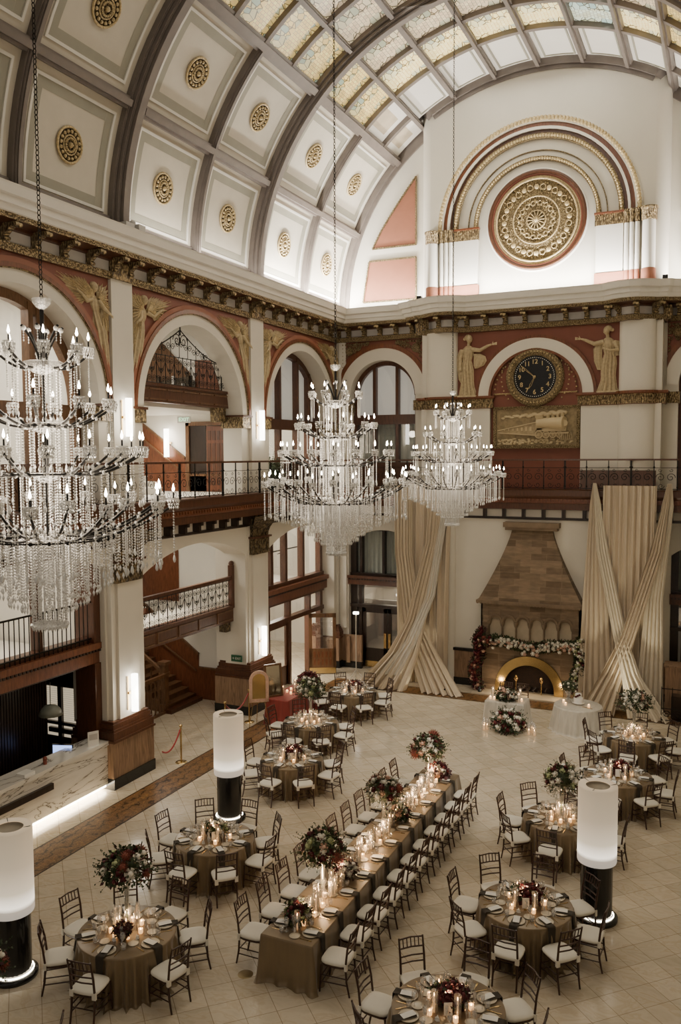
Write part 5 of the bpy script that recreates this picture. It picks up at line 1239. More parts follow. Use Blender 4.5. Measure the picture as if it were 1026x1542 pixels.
def chandelier(x, y, ztop, lab):
    t = empty('crystal_chandelier', (x, y, 0), 0, lab, 'chandelier', 'crystal chandeliers hanging in a row')
    mb = MB(); z = 9.52
    k = 0
    while z < ztop:                                 # chain links
        r = .018; mb.tube([(r * COS(a), 0, z + .03 * S(a)) if k % 2 else (0, r * COS(a), z + .03 * S(a)) for a in [2 * PI * i / 6 for i in range(6)]], .0055, 4, closed=True); z += .046; k += 1
    mb.build('chain', M['black'], t)
    MB().tube([(0, 0, 9.46), (0, 0, 8.9)], .020, 8).tube([(0, 0, 8.9), (0, 0, 7.2)], .012, 6).build('stem', M['black'], t)
    MB().lathe([(.02, 9.40), (.05, 9.42), (.085, 9.46), (.09, 9.50), (.08, 9.50), (.03, 9.45)], 16).build('top_cup', M['bowl'], t)
    for zz, r in ((8.90, .19), (8.32, .16), (7.84, .14), (7.24, .16)):
        mb = MB(); mb.lathe([(.02, -r * .62), (r * .5, -r * .5), (r * .85, -r * .2), (r, 0), (r * .9, .01), (.02, .0)], 18, (0, 0, zz)); mb.build('crystal_bowl', M['bowl'], t)
    mb = MB()
    for k in range(6):                             # scrolled crown
        a = 2 * PI * k / 6; pts = []
        for i in range(13):
            u = i / 12; r = .03 + .10 * u + .14 * S(PI * u * .9) * u; zz = 8.90 + .36 * S(PI * u * .62) - .02 * u; pts.append((r * COS(a), r * S(a), zz))
        mb.tube(pts, .012, 5); mb.ball(pts[-1], .028, 6, 4, 1); mb.ball(pts[7], .024, 6, 4, 1)
        e = pts[-1]; 
        for j in range(4): mb.octa((e[0], e[1], e[2] - .04 - .025 * j), .010, .013, 1)
    mb.build('crown', [M['black'], M['crystal']], t)
    ns = 0; rest = MB()
    for ti, (n, r, zc_, zh, rh) in enumerate(TIERS):
        am = armmesh(.03 if ti < 2 else rh * .5, r, zh - zc_ + .0, -.05)
        mb = MB(); rr = rh
        if ti > 0:
            mb.tube([(rr * COS(2 * PI * i / 32), rr * S(2 * PI * i / 32), zh) for i in range(32)], .009, 5, closed=True)
            for i in range(n): a = 2 * PI * i / n; mb.ball((rr * COS(a), rr * S(a), zh), .022, 6, 4)
        else: mb.ball((0, 0, zh), .06, 8, 5)
        mb.build('hub_ring', M['black'], t)
        for i in range(n):
            a = 2 * PI * (i + .5 * (ti % 2)) / n
            if ti == 3: re = r - (.10 if i % 2 else 0); dz = .04 if i % 2 else 0
            else: re, dz = r, 0
            arm = inst('arm', am, t, (0, 0, zc_ + dz), (0, 0, a), (re / r, 1, 1))
            inst('bobeche', CP['bob'], arm, (r, 0, 0), scale=(r / re, 1, 1)); inst('candle_sleeve', CP['sleeve'], arm, (r, 0, .015)); inst('bulb', CP['bulb'], arm, (r, 0, .085))
        # strands from the candle cups
        L = (.34, .44, .40, .46)[ti]
        for i in range(n):
            a = 2 * PI * (i + .5 * (ti % 2)) / n; re = r - (.10 if (ti == 3 and i % 2) else 0)
            for s in (-1, 1):
                b = a + s * .035 / re
                if ti == 3: strand(t, re * COS(b), re * S(b), zc_ - .07, L); ns += 1
                elif ti == 2: strand(t, re * COS(b), re * S(b), zc_ - .07, L); ns += 1
                else:
                    for q in range(int(L / .021)): rest.octa((re * COS(b), re * S(b), zc_ - .08 - q * .021), .0085, .011)
    # strands in rings between the tiers and the inverted cone below
    def ringst(r, z0, z1, n, mbx):
        for i in range(n):
            a = 2 * PI * (i + .37) / n
            for q in range(int((z0 - z1) / .028)): mbx.octa((r * COS(a), r * S(a), z0 - q * .028), .0105, .0125)
            mbx.octa((r * COS(a), r * S(a), z1 - .02), .016, .035)
    ringst(.16, 8.85, 8.38, 14, rest); ringst(.28, 8.82, 8.44, 12, rest); ringst(.26, 8.28, 7.90, 18, rest); ringst(.44, 8.28, 7.92, 18, rest); ringst(.13, 8.26, 7.3, 10, rest)
    ringst(.40, 7.82, 7.30, 26, rest); ringst(.62, 7.82, 7.36, 26, rest); ringst(.22, 7.8, 7.3, 14, rest)
    ringst(.09, 7.2, 6.38, 12, rest); ringst(.16, 7.2, 6.38, 32, rest); ringst(.26, 7.2, 6.56, 36, rest); ringst(.37, 7.2, 6.62, 40, rest); ringst(.48, 7.2, 6.72, 44, rest)
    ringst(.60, 7.22, 6.80, 48, rest); ringst(.75, 7.30, 6.88, 46, rest); ringst(.90, 7.38, 6.94, 48, rest); ringst(1.03, 7.46, 7.0, 40, rest)
    for i in range(110): a = i * 2.4; rr = .17 * math.sqrt(i / 110); rest.octa((rr * COS(a), rr * S(a), 6.38 - .03 * COS(rr * 9)), .022, .028)
    o = rest.build('crystal_strands', M['crystal'], t); o['kind'] = 'stuff'
    for zz, e in ((9.0, 20), (8.45, 26), (7.9, 45), (7.45, 60)):
        lamp('chandelier_light', 'POINT', e, (x, y, zz + .12), .3 if zz > 8 else .6, c=(1, .84, .66))
    return t
chandelier(-6, 6.25, 20.4, 'largest and nearest four tier crystal chandelier, cut off by the left edge')
chandelier(-6, 12.85, 20.4, 'middle four tier crystal chandelier hanging before the left corner arches')
chandelier(-6, 19.35, 20.4, 'farthest and smallest looking four tier crystal chandelier, near the round column')

# ================================================================== chairs
SW = .20
def chair_proto():
    t = empty('chiavari_chair', (0, 0, 0), 0, 'x', 'chair')           # seat faces +Y (towards the table)
    r = .014
    fl = MB(); fl.tube([(0, 0, .44), (0, .015, .2), (0, .03, 0)], [.017, .016, .013], 6); flm = fl.mesh('leg', M['chair'])
    for s in (-1, 1): inst('leg', flm, t, (s * SW, .19, 0))
    rl = MB(); rl.tube([(0, -.06, 0), (0, -.015, .22), (0, 0, .45), (0, -.03, .72), (0, -.09, .985)], [.014, .017, .018, .017, .013], 6); rlm = rl.mesh('leg', M['chair'])
    for s in (-1, 1): inst('leg', rlm, t, (s * .185, -.19, 0))
    mb = MB(); y = lambda z: -.19 - (.03 * (z - .45) / .27 if z < .72 else .03 + .06 * (z - .72) / .265)
    for z in (.965, .84, .73, .64): mb.tube([(-.185, y(z), z), (0, y(z) - .02, z + (.008 if z > .9 else 0)), (.185, y(z), z)], .012, 5)
    for i in range(5): x = -.12 + .06 * i; mb.tube([(x, y(.965) - .013, .965), (x, y(.84) - .013, .84)], .009, 5)
    mb.build('backrest', M['chair'], t)
    mb = MB(); 
    for z in (.14, .24): mb.tube([(-SW, .20, z), (SW, .20, z)], .010, 5)
    for s in (-1, 1):
        for z in (.17, .27): mb.tube([(s * SW, .20, z), (s * .187, -.21, z)], .010, 5)
    mb.tube([(-.185, -.205, .24), (.185, -.205, .24)], .010, 5); mb.build('leg_stretcher', M['chair'], t)
    mb = MB(); n = 20; vs = []
    def out(i, k, z):
        a = 2 * PI * i / n; c, s_ = COS(a), S(a); e = .5
        return (k * .215 * math.copysign(abs(c) ** e, c), k * .215 * math.copysign(abs(s_) ** e, s_), z)
    for k, z in ((.97, .415), (1.0, .43), (1.0, .45)): vs += [out(i, k, z) for i in range(n)]
    mb.add(vs, [(i + n * j, (i + 1) % n + n * j, (i + 1) % n + n * (j + 1), i + n * (j + 1)) for j in range(2) for i in range(n)] + [tuple(range(n))[::-1]]); mb.build('seat_frame', M['chair'], t)
    mb = MB(); vs = []
    for k, z in ((.98, .45), (1.04, .465), (1.04, .485), (.97, .502), (.7, .512), (.3, .515)): vs += [out(i, k, z) for i in range(n)]
    mb.add(vs, [(i + n * j, (i + 1) % n + n * j, (i + 1) % n + n * (j + 1), i + n * (j + 1)) for j in range(5) for i in range(n)] + [tuple(range(5 * n, 6 * n))], 0, True)
    for s in (-1, 1): mb.box(s * .18 - .03, s * .18 + .03, -.215, -.175, .40, .50)
    mb.build('cushion', M['cushion'], t); return t
CH = chair_proto(); used = [False]
def chair(x, y, rz, lab, grp):
    rz += (rnd0.random() - .5) * .12
    if not used[0]: used[0] = True; CH.location = (x, y, 0); CH.rotation_euler = (0, 0, rz); tag(CH, lab, 'chair', grp); return
    dup(CH, (x, y, 0), rz, lab, 'chair', grp)
rnd0 = random.Random(11)

# ================================================================== tableware meshes
TW = {}
mb = MB(); mb.lathe([(.001, .004), (.095, .004), (.135, .014), (.14, .018), (.13, .010), (.001, 0)], 24); TW['plate'] = mb.mesh('plate', M['china'])
mb = MB(); mb.lathe([(.001, .004), (.06, .004), (.085, .012), (.08, .004), (.001, 0)], 20); TW['bread'] = mb.mesh('bread_plate', M['china'])
mb = MB(); mb.box(-.05, .05, -.10, .10, .0, .004); TW['menu'] = mb.mesh('menu', M['card'])
mb = MB()
def nap(u, v):   # v along: 0 on the table .. 1 hanging over the edge (towards -y)
    yy = .10 - .30 * min(1, v / .5) - (.02 * (v - .5) / .5 if v > .5 else 0); zz = .022 + .004 * S(u * 9) if v < .5 else .022 - .34 * (v - .5) / .5 
    return (-.065 + .13 * u + (v > .5) * .012 * S(5 * v) * (u - .5) * 2, yy, zz)
mb.surf(nap, 6, 14, 0); TW['napkin'] = mb.mesh('napkin', M['napkin'])
mb = MB(); mb.lathe([(.001, .004), (.036, .003), (.036, 0), (.006, .006), (.005, .08), (.015, .095), (.036, .13), (.040, .17), (.034, .21), (.032, .21), (.037, .17), (.03, .13), (.001, .10)], 12); TW['wine'] = mb.mesh('wine_glass', M['glass'])
mb = MB(); mb.lathe([(.001, .003), (.034, .002), (.006, .006), (.005, .09), (.012, .10), (.024, .16), (.025, .22), (.022, .25), (.02, .25), (.022, .16), (.001, .10)], 12); TW['flute'] = mb.mesh('flute', M['glass'])
mb = MB(); mb.lathe([(.001, .004), (.030, .004), (.036, .02), (.040, .09), (.037, .09), (.032, .02), (.001, .01)], 12); TW['tumbler'] = mb.mesh('tumbler', M['glass'])
mb = MB(); mb.box(-.004, .004, -.10, .02, 0, .004).box(-.010, .010, .02, .075, 0, .004)
for k in (-1, 0, 1): mb.box(k * .007 - .002, k * .007 + .002, .075, .10, 0, .004)
TW['fork'] = mb.mesh('fork', M['brass'])
mb = MB(); mb.box(-.005, .005, -.10, 0, 0, .005).add([(-.005, 0, .003), (.008, 0, .003), (.008, .08, .003), (-.005, .11, .003)], [(0, 1, 2, 3)]); TW['knife'] = mb.mesh('knife', M['brass'])
mb = MB(); mb.lathe([(.03, 0), (.035, .01), (.037, .075), (.034, .075), (.03, .01)], 12); mb.lathe([(.001, .01), (.028, .01), (.028, .035), (.001, .037)], 10, mi=1); TW['votive'] = mb.mesh('votive', [M['votive'], M['wax']])
mb = MB(); mb.lathe([(.001, 0), (.006, .012), (.005, .03), (.001, .045)], 6); TW['flame'] = mb.mesh('flame', M['flame'])
mb = MB(); mb.lathe([(.045, 0), (.05, .005), (.05, .30), (.048, .30), (.048, .01)], 14); TW['hurr'] = mb.mesh('hurricane', M['glass'])
for nm, h, m_ in (('taper', .22, 'wax'), ('taperd', .17, 'waxdark'), ('pillar', .12, 'wax')):
    mb = MB(); r = .011 if nm != 'pillar' else .035; mb.lathe([(r, 0), (r, h), (.001, h + .003)], 10); TW[nm] = mb.mesh(nm, M[m_])
mb = MB(); mb.box(-.055, .055, -.004, .004, .03, .20, 0).box(-.03, .03, -.012, .012, 0, .03, 1); TW['tcard'] = mb.mesh('tcard', [M['card'], M['brass']])
mb = MB(); mb.box(-.03, .03, -.003, .003, 0, .045); mb.add([(-.04, .0, .0), (0, .02, .07), (.04, 0, 0), (0, -.02, .0)], [(0, 1, 3), (1, 2, 3)]); TW['place'] = mb.mesh('place_card', M['card'])
TZ = .722
def put(name, key, x, y, rz, lab, cat, grp=None, z=TZ): o = inst(name, TW[key], None, (x, y, z), (0, 0, rz)); return tag(o, lab, cat, grp)
def candle(kind, x, y, where, z=TZ):
    if kind == 'votive':
        t = empty('votive_candle', (x, y, z), 0, 'small glowing glass votive %s' % where, 'candle', 'votives ' + where); inst('glass', TW['votive'], t); inst('flame', TW['flame'], t, (0, 0, .04))
    else:
        k = {'taper': 'taper', 'dark': 'taperd', 'pillar': 'pillar'}[kind]; h = {'taper': .22, 'dark': .17, 'pillar': .12}[kind]
        t = empty('hurricane_candle', (x, y, z), 0, '%s candle in glass cylinder %s' % ({'taper': 'slim ivory', 'dark': 'dark red', 'pillar': 'ivory pillar'}[kind], where), 'candle', '%s candles ' % kind + where)
        inst('candle', TW[k], t, (0, 0, .006)); inst('glass_cylinder', TW['hurr'], t); inst('flame', TW['flame'], t, (0, 0, h + .008))
def setting(x, y, ang, where, full=True):    # ang: direction pointing from the table centre out to the guest
    rz = ang + PI / 2; u = Vector((COS(ang), S(ang))); v = Vector((-u.y, u.x)); P = lambda r, s: (x + u.x * r + v.x * s, y + u.y * r + v.y * s)
    w = 'at ' + where
    a = P(0, 0); put('dinner_plate', 'plate', *a, rz, 'ivory dinner plate ' + w, 'plate', 'dinner plates'); put('napkin', 'napkin', *a, rz, 'dark draped napkin ' + w, 'napkin', 'napkins', TZ)
    put('menu_card', 'menu', *a, rz + .15, 'white menu card ' + w, 'menu', 'menu cards', TZ + .032)
    a = P(-.20, -.16); put('bread_plate', 'bread', *a, rz, 'bread plate ' + w, 'plate', 'bread plates'); 
    a = P(-.16, .17); put('wine_glass', 'wine', *a, rz, 'clear wine glass ' + w, 'glass', 'wine glasses'); a = P(-.24, .10); put('champagne_flute', 'flute', *a, rz, 'tall clear flute ' + w, 'glass', 'flutes')
    if full:
        a = P(-.10, .22); put('water_glass', 'tumbler', *a, rz, 'clear stemless glass ' + w, 'glass', 'water glasses')
        a = P(0, -.19); put('fork', 'fork', *a, rz + PI, 'gold fork ' + w, 'fork', 'forks'); a = P(0, .18); put('knife', 'knife', *a, rz + PI, 'gold knife ' + w, 'knife', 'knives')
        a = P(-.26, -.04); put('place_card', 'place', *a, rz, 'white name card ' + w, 'card', 'name cards')

# ================================================================== flowers
def rose(m_, spiky=False):
    mb = MB()
    if spiky:
        mb.ball((0, 0, .02), .04, 8, 5)
        for i in range(40):
            a = i * 2.4; t = (i + .5) / 40; r = math.sqrt(t); th = r * 1.35; d = Vector((S(th) * COS(a), S(th) * S(a), COS(th))); mb.tube([d * .03, d * .075], [.007, .002], 3)
        return mb.mesh('protea', m_)
    mb.ball((0, 0, .012), .030, 8, 5)
    for layer, (n, r, h, t) in enumerate(((4, .022, .045, .15), (5, .034, .04, .45), (6, .046, .03, .85))):
        for i in range(n):
            a0 = 2 * PI * (i + .5 * layer) / n; w = 2.6 * PI / n / 2
            def f(u, v): a = a0 + (u - .5) * w * 1.1; rr = r * (.45 + .55 * S(v * 1.5)) + t * .012 * v; return (rr * COS(a), rr * S(a), -.015 + h * v - .008 * (2 * u - 1) ** 2 - t * .012 * v * v)
            mb.surf(f, 3, 3, 0)
    return mb.mesh('rose', m_)
RO = {k: rose(M['r' + k]) for k in 'wrbg'}; RO['o'] = rose(M['ro'], True)
RN = {'w': ('white_rose', 'white rose'), 'r': ('burgundy_rose', 'burgundy rose'), 'b': ('blush_rose', 'blush rose'), 'g': ('green_bloom', 'green bloom'), 'o': ('rust_protea', 'rust protea')}
def foliage(rx, rz, n, seed, spray=.35, flat=None):
    mb = MB(); r = random.Random(seed)
    for i in range(n):
        th = math.acos(1 - 1.75 * r.random()); a = r.random() * 2 * PI; q = .72 + spray * r.random() ** 2
        d = Vector((S(th) * COS(a) * rx, S(th) * S(a) * rx * (flat or 1), COS(th) * rz)) * q
        L = .05 + .05 * r.random(); o = Vector((r.gauss(0, 1), r.gauss(0, 1), r.gauss(0, 1) - .3)).normalized(); o = (o + d.normalized() * .9).normalized(); s = o.orthogonal().normalized() * L * .28
        mi = 1 if r.random() < .16 else 0
        mb.add([d, d + o * L * .5 + s, d + o * L, d + o * L * .5 - s], [(0, 1, 2, 3)], mi)
    for i in range(n // 14):                        # wispy sprays
        th = math.acos(1 - 1.9 * r.random()); a = r.random() * 2 * PI; d = Vector((S(th) * COS(a) * rx, S(th) * S(a) * rx * (flat or 1), COS(th) * rz))
        e = d * (1.25 + .25 * r.random()); mb.tube([d * .5, e], [.004, .002], 3, 0, False)
        for j in range(7): p = d.lerp(e, j / 6); o = Vector((r.gauss(0, 1), r.gauss(0, 1), r.gauss(0, 1))).normalized() * .04; s = o.orthogonal().normalized() * .012; mb.add([p, p + o * .5 + s, p + o, p + o * .5 - s], [(0, 1, 2, 3)], 0)
    mb.ball((0, 0, 0), 1, 10, 6, 0, sc_=(rx * .62, rx * .62 * (flat or 1), rz * .62)); return mb
FOL = [foliage(.36, .27, 650, s).mesh('foliage', [M['leaf'], M['leafred']]) for s in (1, 2, 3)]
FOLs = [foliage(.17, .13, 260, s, .5).mesh('foliage', [M['leaf'], M['leafred']]) for s in (4, 5)]
FOLr = foliage(.17, .13, 260, 9, .5).mesh('foliage', [M['leafred'], M['leaf']])
def blooms(t, rx, rz, n, pal, seed, sz=1.0, flat=1, zmin=-.35):
    r = random.Random(seed)
    for i in range(n):
        zc_ = 1 - (1 - zmin) * (i + .5) / n; a = i * 2.4 + r.random() * .7; q = math.sqrt(max(0, 1 - zc_ * zc_)); k = r.choice(pal)
        p = Vector((q * COS(a) * rx, q * S(a) * rx * flat, zc_ * rz)) * (.95 + .1 * r.random())
        s = sz * (.8 + .5 * r.random()) * (1.35 if k == 'o' else 1)
        o = inst(RN[k][0], RO[k], t, p, (0, 0, 0), s); o.rotation_mode = 'QUATERNION'; o.rotation_quaternion = (p.normalized() + Vector((0, -.2, .25))).to_track_quat('Z', 'Y')
def tall(x, y, z, lab, pal, seed, vase_h=None, sc_=1.0, n=26):
    t = empty('tall_flower_arrangement', (x, y, TZ), 0, lab, 'flower arrangement'); h = z - TZ
    b = empty('bouquet', (0, 0, h)); b.parent = t; b.scale = (sc_,) * 3
    inst('foliage', FOL[seed % 3], b, rot=(0, 0, seed)); blooms(b, .32, .25, n, pal, seed, 1.25)
    mb = MB(); mb.lathe([(.001, .01), (.09, .01), (.095, 0), (.10, .02), (.05, .1), (.035, .3), (.045, h - .35), (.11, h - .12), (.105, h - .12), (.04, h - .34), (.03, .3)], 16); mb.build('glass_vase', M['glass'], t)
    mb = MB()
    for k in range(7): a = k; mb.tube([(.01 * COS(a), .01 * S(a), .1), (.03 * COS(a), .03 * S(a), h - .3), (.08 * COS(a), .08 * S(a), h)], .005, 4)
    mb.build('stems', M['leaf'], t)
def low(x, y, lab, pal, seed, red=False, sc_=1.0, n=15):
    t = empty('low_flower_arrangement', (x, y, TZ), seed, lab, 'flower arrangement'); b = empty('bouquet', (0, 0, .16)); b.parent = t; b.scale = (sc_,) * 3
    inst('foliage', FOLr if red else FOLs[seed % 2], b); blooms(b, .16, .13, n, pal, seed, .95, 1, -.1)
    MB().lathe([(.001, .005), (.06, .005), (.10, .07), (.11, .12), (.10, .12), (.001, .10)], 16).build('bowl', M['bronze'], t)

# ================================================================== round tables
def skirt(r0, h, amp, nf, seed, flare=.06):
    rr = random.Random(seed); ph = [rr.random() * 6 for _ in range(4)]
    mb = MB(); n = 200
    prof = [(.001, h), (r0 * .5, h), (r0 - .012, h), (r0, h - .008), (r0 + .004, h - .03)] + [(r0 + flare * t, h * (1 - t) - .0) for t in (.1, .2, .35, .5, .65, .8, .92, .985)] + [(r0 + flare + .03, .006), (r0 + flare + .05, .002)]
    def fold(r, z, a, i):
        t = max(0, 1 - z / h) if i > 4 else 0
        w = (1 - 2 * abs(S(nf * .5 * a + ph[0] + .8 * S(3 * a)))) * 1.1 + .5 * S(round(nf * 1.6) * a + ph[1] + t) + .5 * S(round(nf * .5) * a + ph[2]); return r + amp * t ** .6 * w
    mb.lathe(prof, n, fold=fold, smooth=True); return mb
SK = [skirt(.75, .72, .050, 32, s).mesh('round_table', M['taupe']) for s in (1, 2)]
DIRW = {0: 'right', 1: 'far right', 2: 'far', 3: 'far left', 4: 'left', 5: 'near left', 6: 'near', 7: 'near right'}
def dirword(x, y, a):
    va = math.atan2(y, x); d = (a - (va - PI / 2)) % (2 * PI); return DIRW[int(round(d / (PI / 4))) % 8]
TABS = {
 'T1': (-8.30, 10.09, 'tall red flower table', [-140, -82, -15, 40, 85, 130, 175], 'tall', 'rrowrog', 3, 1.72),
 'T2': (-8.84, 13.35, 'blush flower table', None, 'low', 'wbgw', 4, 0),
 'T3': (-9.49, 17.73, 'table beyond the slim column lamp', None, 'lowr', 'rrb', 5, 0),
 'T4': (-10.37, 20.48, 'white flower table by the easel', None, 'tall', 'wwgw', 6, 1.62),
 'T5': (-10.54, 23.74, 'table before the oak door', None, 'lowr', 'rrb', 7, 0),
 'T7': (-3.24, 10.36, 'table cut by the bottom edge', None, 'lowr', 'rrwg', 8, 0),
 'T6': (-2.88, 13.38, 'table beside the black column base', None, 'lowr', 'rrwb', 9, 0),
 'T8': (-2.95, 16.94, 'white flower table behind the column', None, 'tall', 'wwwrg', 10, 1.52),
 'T9': (-2.20, 19.81, 'table behind the column shade', None, 'lowr', 'rrbw', 11, 0),
 'T10': (-2.15, 22.80, 'white flower table by the drapery', None, 'tall', 'wwwb', 12, 1.63)}
ordw = {'first': 'nearest', 'fifth': 'farthest'}
for key, (x, y, nm, angs, kind, pal, seed, fz) in TABS.items():
    o = inst('round_table', SK[seed % 2], None, (x, y, 0), (0, 0, seed)); tag(o, 'round dining table under floor length bronze satin, the ' + nm, 'table', 'round dining tables')
    angs = angs or [-2 + 45 * k for k in range(8)]; seen = {}
    for a in angs:
        ar = R(a); w = dirword(x, y, ar); seen[w] = seen.get(w, 0) + 1; w2 = w + (' second' if seen[w] > 1 else '')
        chair(x + 1.0 * COS(ar), y + 1.0 * S(ar), ar + PI / 2, 'dark ivory-cushioned chair, %s side of the %s' % (w2, nm), 'chairs around the %s' % nm)
        setting(x + .57 * COS(ar), y + .57 * S(ar), ar, 'the %s seat of the %s' % (w2, nm), y < 24)
    wh = 'on the ' + nm; rr = random.Random(seed)
    if kind == 'tall':
        tall(x, y, fz, 'tall %s flower arrangement %s' % ('burgundy and rust' if 'r' == pal[0] else 'white', wh), pal, seed, n=30)
        for k in range(7): a = k * .9 + rr.random() * .4; candle('votive', x + .24 * COS(a), y + .24 * S(a), wh)
        for k in range(4): a = k * 1.6 + .5; candle('taper' if k % 2 else 'dark', x + .15 * COS(a), y + .15 * S(a), wh)
        if key == 'T1': low(x + .10, y - .22, 'low dark burgundy flower cluster under the tall flowers ' + wh, 'rr', 21, True, .7, 5)
    else:
        low(x + .05, y + .04, 'low %s flower arrangement %s' % ('burgundy' if kind == 'lowr' else 'white and blush', wh), pal[:2] if kind == 'lowr' else pal, seed, kind == 'lowr', 1.05, 16)
        low(x - .14, y + .05, 'small cream flower arrangement %s' % wh, 'wwbg', seed + 30, False, .62, 9)
        for k in range(4): a = k * 1.57 + .9; candle('taper', x + .22 * COS(a), y + .22 * S(a), wh)
        for k in range(5): a = k * 1.26 + .3; candle('votive', x + .30 * COS(a), y + .30 * S(a), wh)
        va = math.atan2(-y, -x); t = put('table_number', 'tcard', x + .20 * COS(va), y + .20 * S(va), va + PI / 2 + .2, 'upright white table number card ' + wh, 'card')
    lamp('candle_light', 'POINT', 9 if y < 19 else 6, (x, y, .98), .05, c=(1, .66, .36))
# table cut off at the lower left
x, y = -8.7, 6.95
o = inst('round_table', SK[0], None, (x, y, 0)); tag(o, 'round table under a bronze cloth cut off by the lower left corner', 'table', 'round dining tables')
chair(-7.70, 7.62, R(34) + PI / 2, 'dark chiavari chair cut off by the bottom edge below the tall red flower table', 'chairs around the cut off table')
tall(-8.64, 7.5, 1.55, 'tall white and rust flower arrangement cut off at the lower left corner', 'wwor', 15, n=34)

# ================================================================== long table
LX0, LX1 = -6.38, -5.50
for k, (y0, y1) in enumerate(((10.86, 13.36), (13.38, 15.86), (15.88, 18.36))):
    mb = MB(); w2 = (LX1 - LX0) / 2; l2 = (y1 - y0) / 2; n = 240; rr = random.Random(k)
    def loop(r_, z, amp, out, nn=n):
        vs = []; Lx, Ly = w2 + out, l2 + out; per = 4 * (Lx + Ly)
        for i in range(nn):
            s = per * i / nn
            for (ax, ay, dx, dy, ln, nx, ny) in ((-Lx, -Ly, 1, 0, 2 * Lx, 0, -1), (Lx, -Ly, 0, 1, 2 * Ly, 1, 0), (Lx, Ly, -1, 0, 2 * Lx, 0, 1), (-Lx, Ly, 0, -1, 2 * Ly, -1, 0)):
                if s <= ln + 1e-9: break
                s -= ln
            e = min(s, ln - s); cf = max(0, 1 - e / .18); f = amp * (S(i * .62 + k) + .6 * S(i * .27 + 1) + .4 * S(i * 1.1)) * (.35 if e > .35 and ny == 0 else 1) + amp * 2.2 * cf
            vs.append((ax + dx * s + nx * f, ay + dy * s + ny * f, z))
        return vs
    L_ = [loop(0, .72, 0, -.01), loop(0, .715, 0, 0), loop(0, .68, .001, .004), loop(0, .5, .008, .012), loop(0, .3, .014, .022), loop(0, .1, .020, .035), loop(0, .01, .024, .045), loop(0, .003, .026, .06)]
    mb.add(sum(L_, []), [(i + n * j, (i + 1) % n + n * j, (i + 1) % n + n * (j + 1), i + n * (j + 1)) for j in range(len(L_) - 1) for i in range(n)], 0, True); mb.add(L_[0], [tuple(range(n))], 0)
    mb.sm = [True] * (len(mb.sm) - 1) + [False]
    o = mb.build('banquet_table', M['taupe']); o.location = ((LX0 + LX1) / 2, (y0 + y1) / 2, 0)
    tag(o, '%s section of the long banquet table under a bronze satin cloth' % ('nearest', 'middle', 'farthest')[k], 'table', 'long banquet table sections')
ORD = ['first', 'second', 'third', 'fourth', 'fifth', 'sixth', 'seventh', 'eighth', 'ninth', 'tenth', 'eleventh']
for k in range(11):
    yy = 11.17 + .668 * k
    chair(-5.22, yy, R(90), 'dark ivory-cushioned chair, %s from the near end, right of the long table' % ORD[k], 'chairs on the right of the long table')
    chair(-6.70, yy + .08, R(-90), 'dark ivory-cushioned chair, %s from the near end, left of the long table' % ORD[k], 'chairs on the left of the long table')
    setting(-5.67, yy, 0, 'the %s right seat of the long table' % ORD[k], True); setting(-6.21, yy + .08, PI, 'the %s left seat of the long table' % ORD[k], True)
tall(-6.03, 12.3, 1.53, 'tall burgundy and green flower arrangement nearest on the long table', 'rrrobwrg', 16, n=28)
tall(-6.03, 15.05, 1.48, 'middle tall arrangement of burgundy, rust and white flowers on the long table', 'rwowbrwr', 17, n=28)
tall(-6.05, 17.72, 1.48, 'farthest tall arrangement of burgundy and rust flowers on the long table', 'rrowbrwr', 18, n=26)
for x, y, l, p, s_, k in ((-6.0, 11.35, 'at the near end of the long table', 'rrwg', 22, 1.1), (-5.92, 12.95, 'white and burgundy beside the nearest tall flowers', 'wwrb', 23, 1.2), (-5.9, 15.5, 'white and blush beside the middle tall flowers', 'wwbr', 24, 1.2), (-5.88, 17.98, 'at the far end of the long table', 'rbrw', 25, 1.25)):
    low(x, y, 'low flower arrangement ' + l, p, s_, s_ % 2 == 1, k, 18)
rr = random.Random(5)
for seg, (ya, yb) in zip(('nearest', 'middle', 'farthest'), ((11.1, 13.2), (13.5, 15.8), (15.9, 18.1))):
    wh = 'on the %s section of the long table' % seg
    for k in range(14):
        y = ya + (yb - ya) * (k + .5) / 14; x = -5.94 + (rr.random() - .5) * .22
        candle(('taper', 'votive', 'dark', 'votive')[k % 4], x, y, wh)
        if k % 2: candle('taper', x + (.09 if x < -5.94 else -.09), y + .05, wh)
    for k in range(3): lamp('candle_light', 'POINT', 11, (-5.94, ya + (yb - ya) * (k + .5) / 3, 1.0), .06, c=(1, .64, .34))

# ================================================================== glowing column lamps
def column(x, y, lab):
    t = empty('column_lamp', (x, y, 0), 0, lab, 'column lamp', 'glowing column lamps')
    MB().lathe([(.001, .0), (.36, 0), (.36, .06), (.30, .075)], 40).build('base', M['blackgloss'], t)
    mb = MB(); n = 60; mb.lathe([(.265, .08), (.265, 1.12)], n, fold=lambda r, z, a, i: r + .004 * S(36 * a)); mb.build('fluted_column', M['blackgloss'], t)
    MB().lathe([(.285, .075), (.30, .09), (.285, .105)], 40).build('light_ring', M['led'], t)
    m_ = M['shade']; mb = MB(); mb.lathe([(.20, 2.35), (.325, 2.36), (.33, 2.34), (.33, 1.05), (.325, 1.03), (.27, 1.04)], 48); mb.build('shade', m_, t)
    MB().lathe([(.001, 2.30), (.205, 2.30), (.205, 2.34)], 32).build('top_diffuser', M['diffuser'], t)
    mb = MB()
    for k in range(3): a = 2 * PI * k / 3 + .4; mb.tube([(.20 * COS(a), .20 * S(a), 2.345), (.32 * COS(a), .32 * S(a), 2.37)], .006, 4)
    mb.build('top_struts', M['black'], t)
    lamp('column_light', 'POINT', 10, (x, y, .35), .3, c=(1, .9, .75)); return t
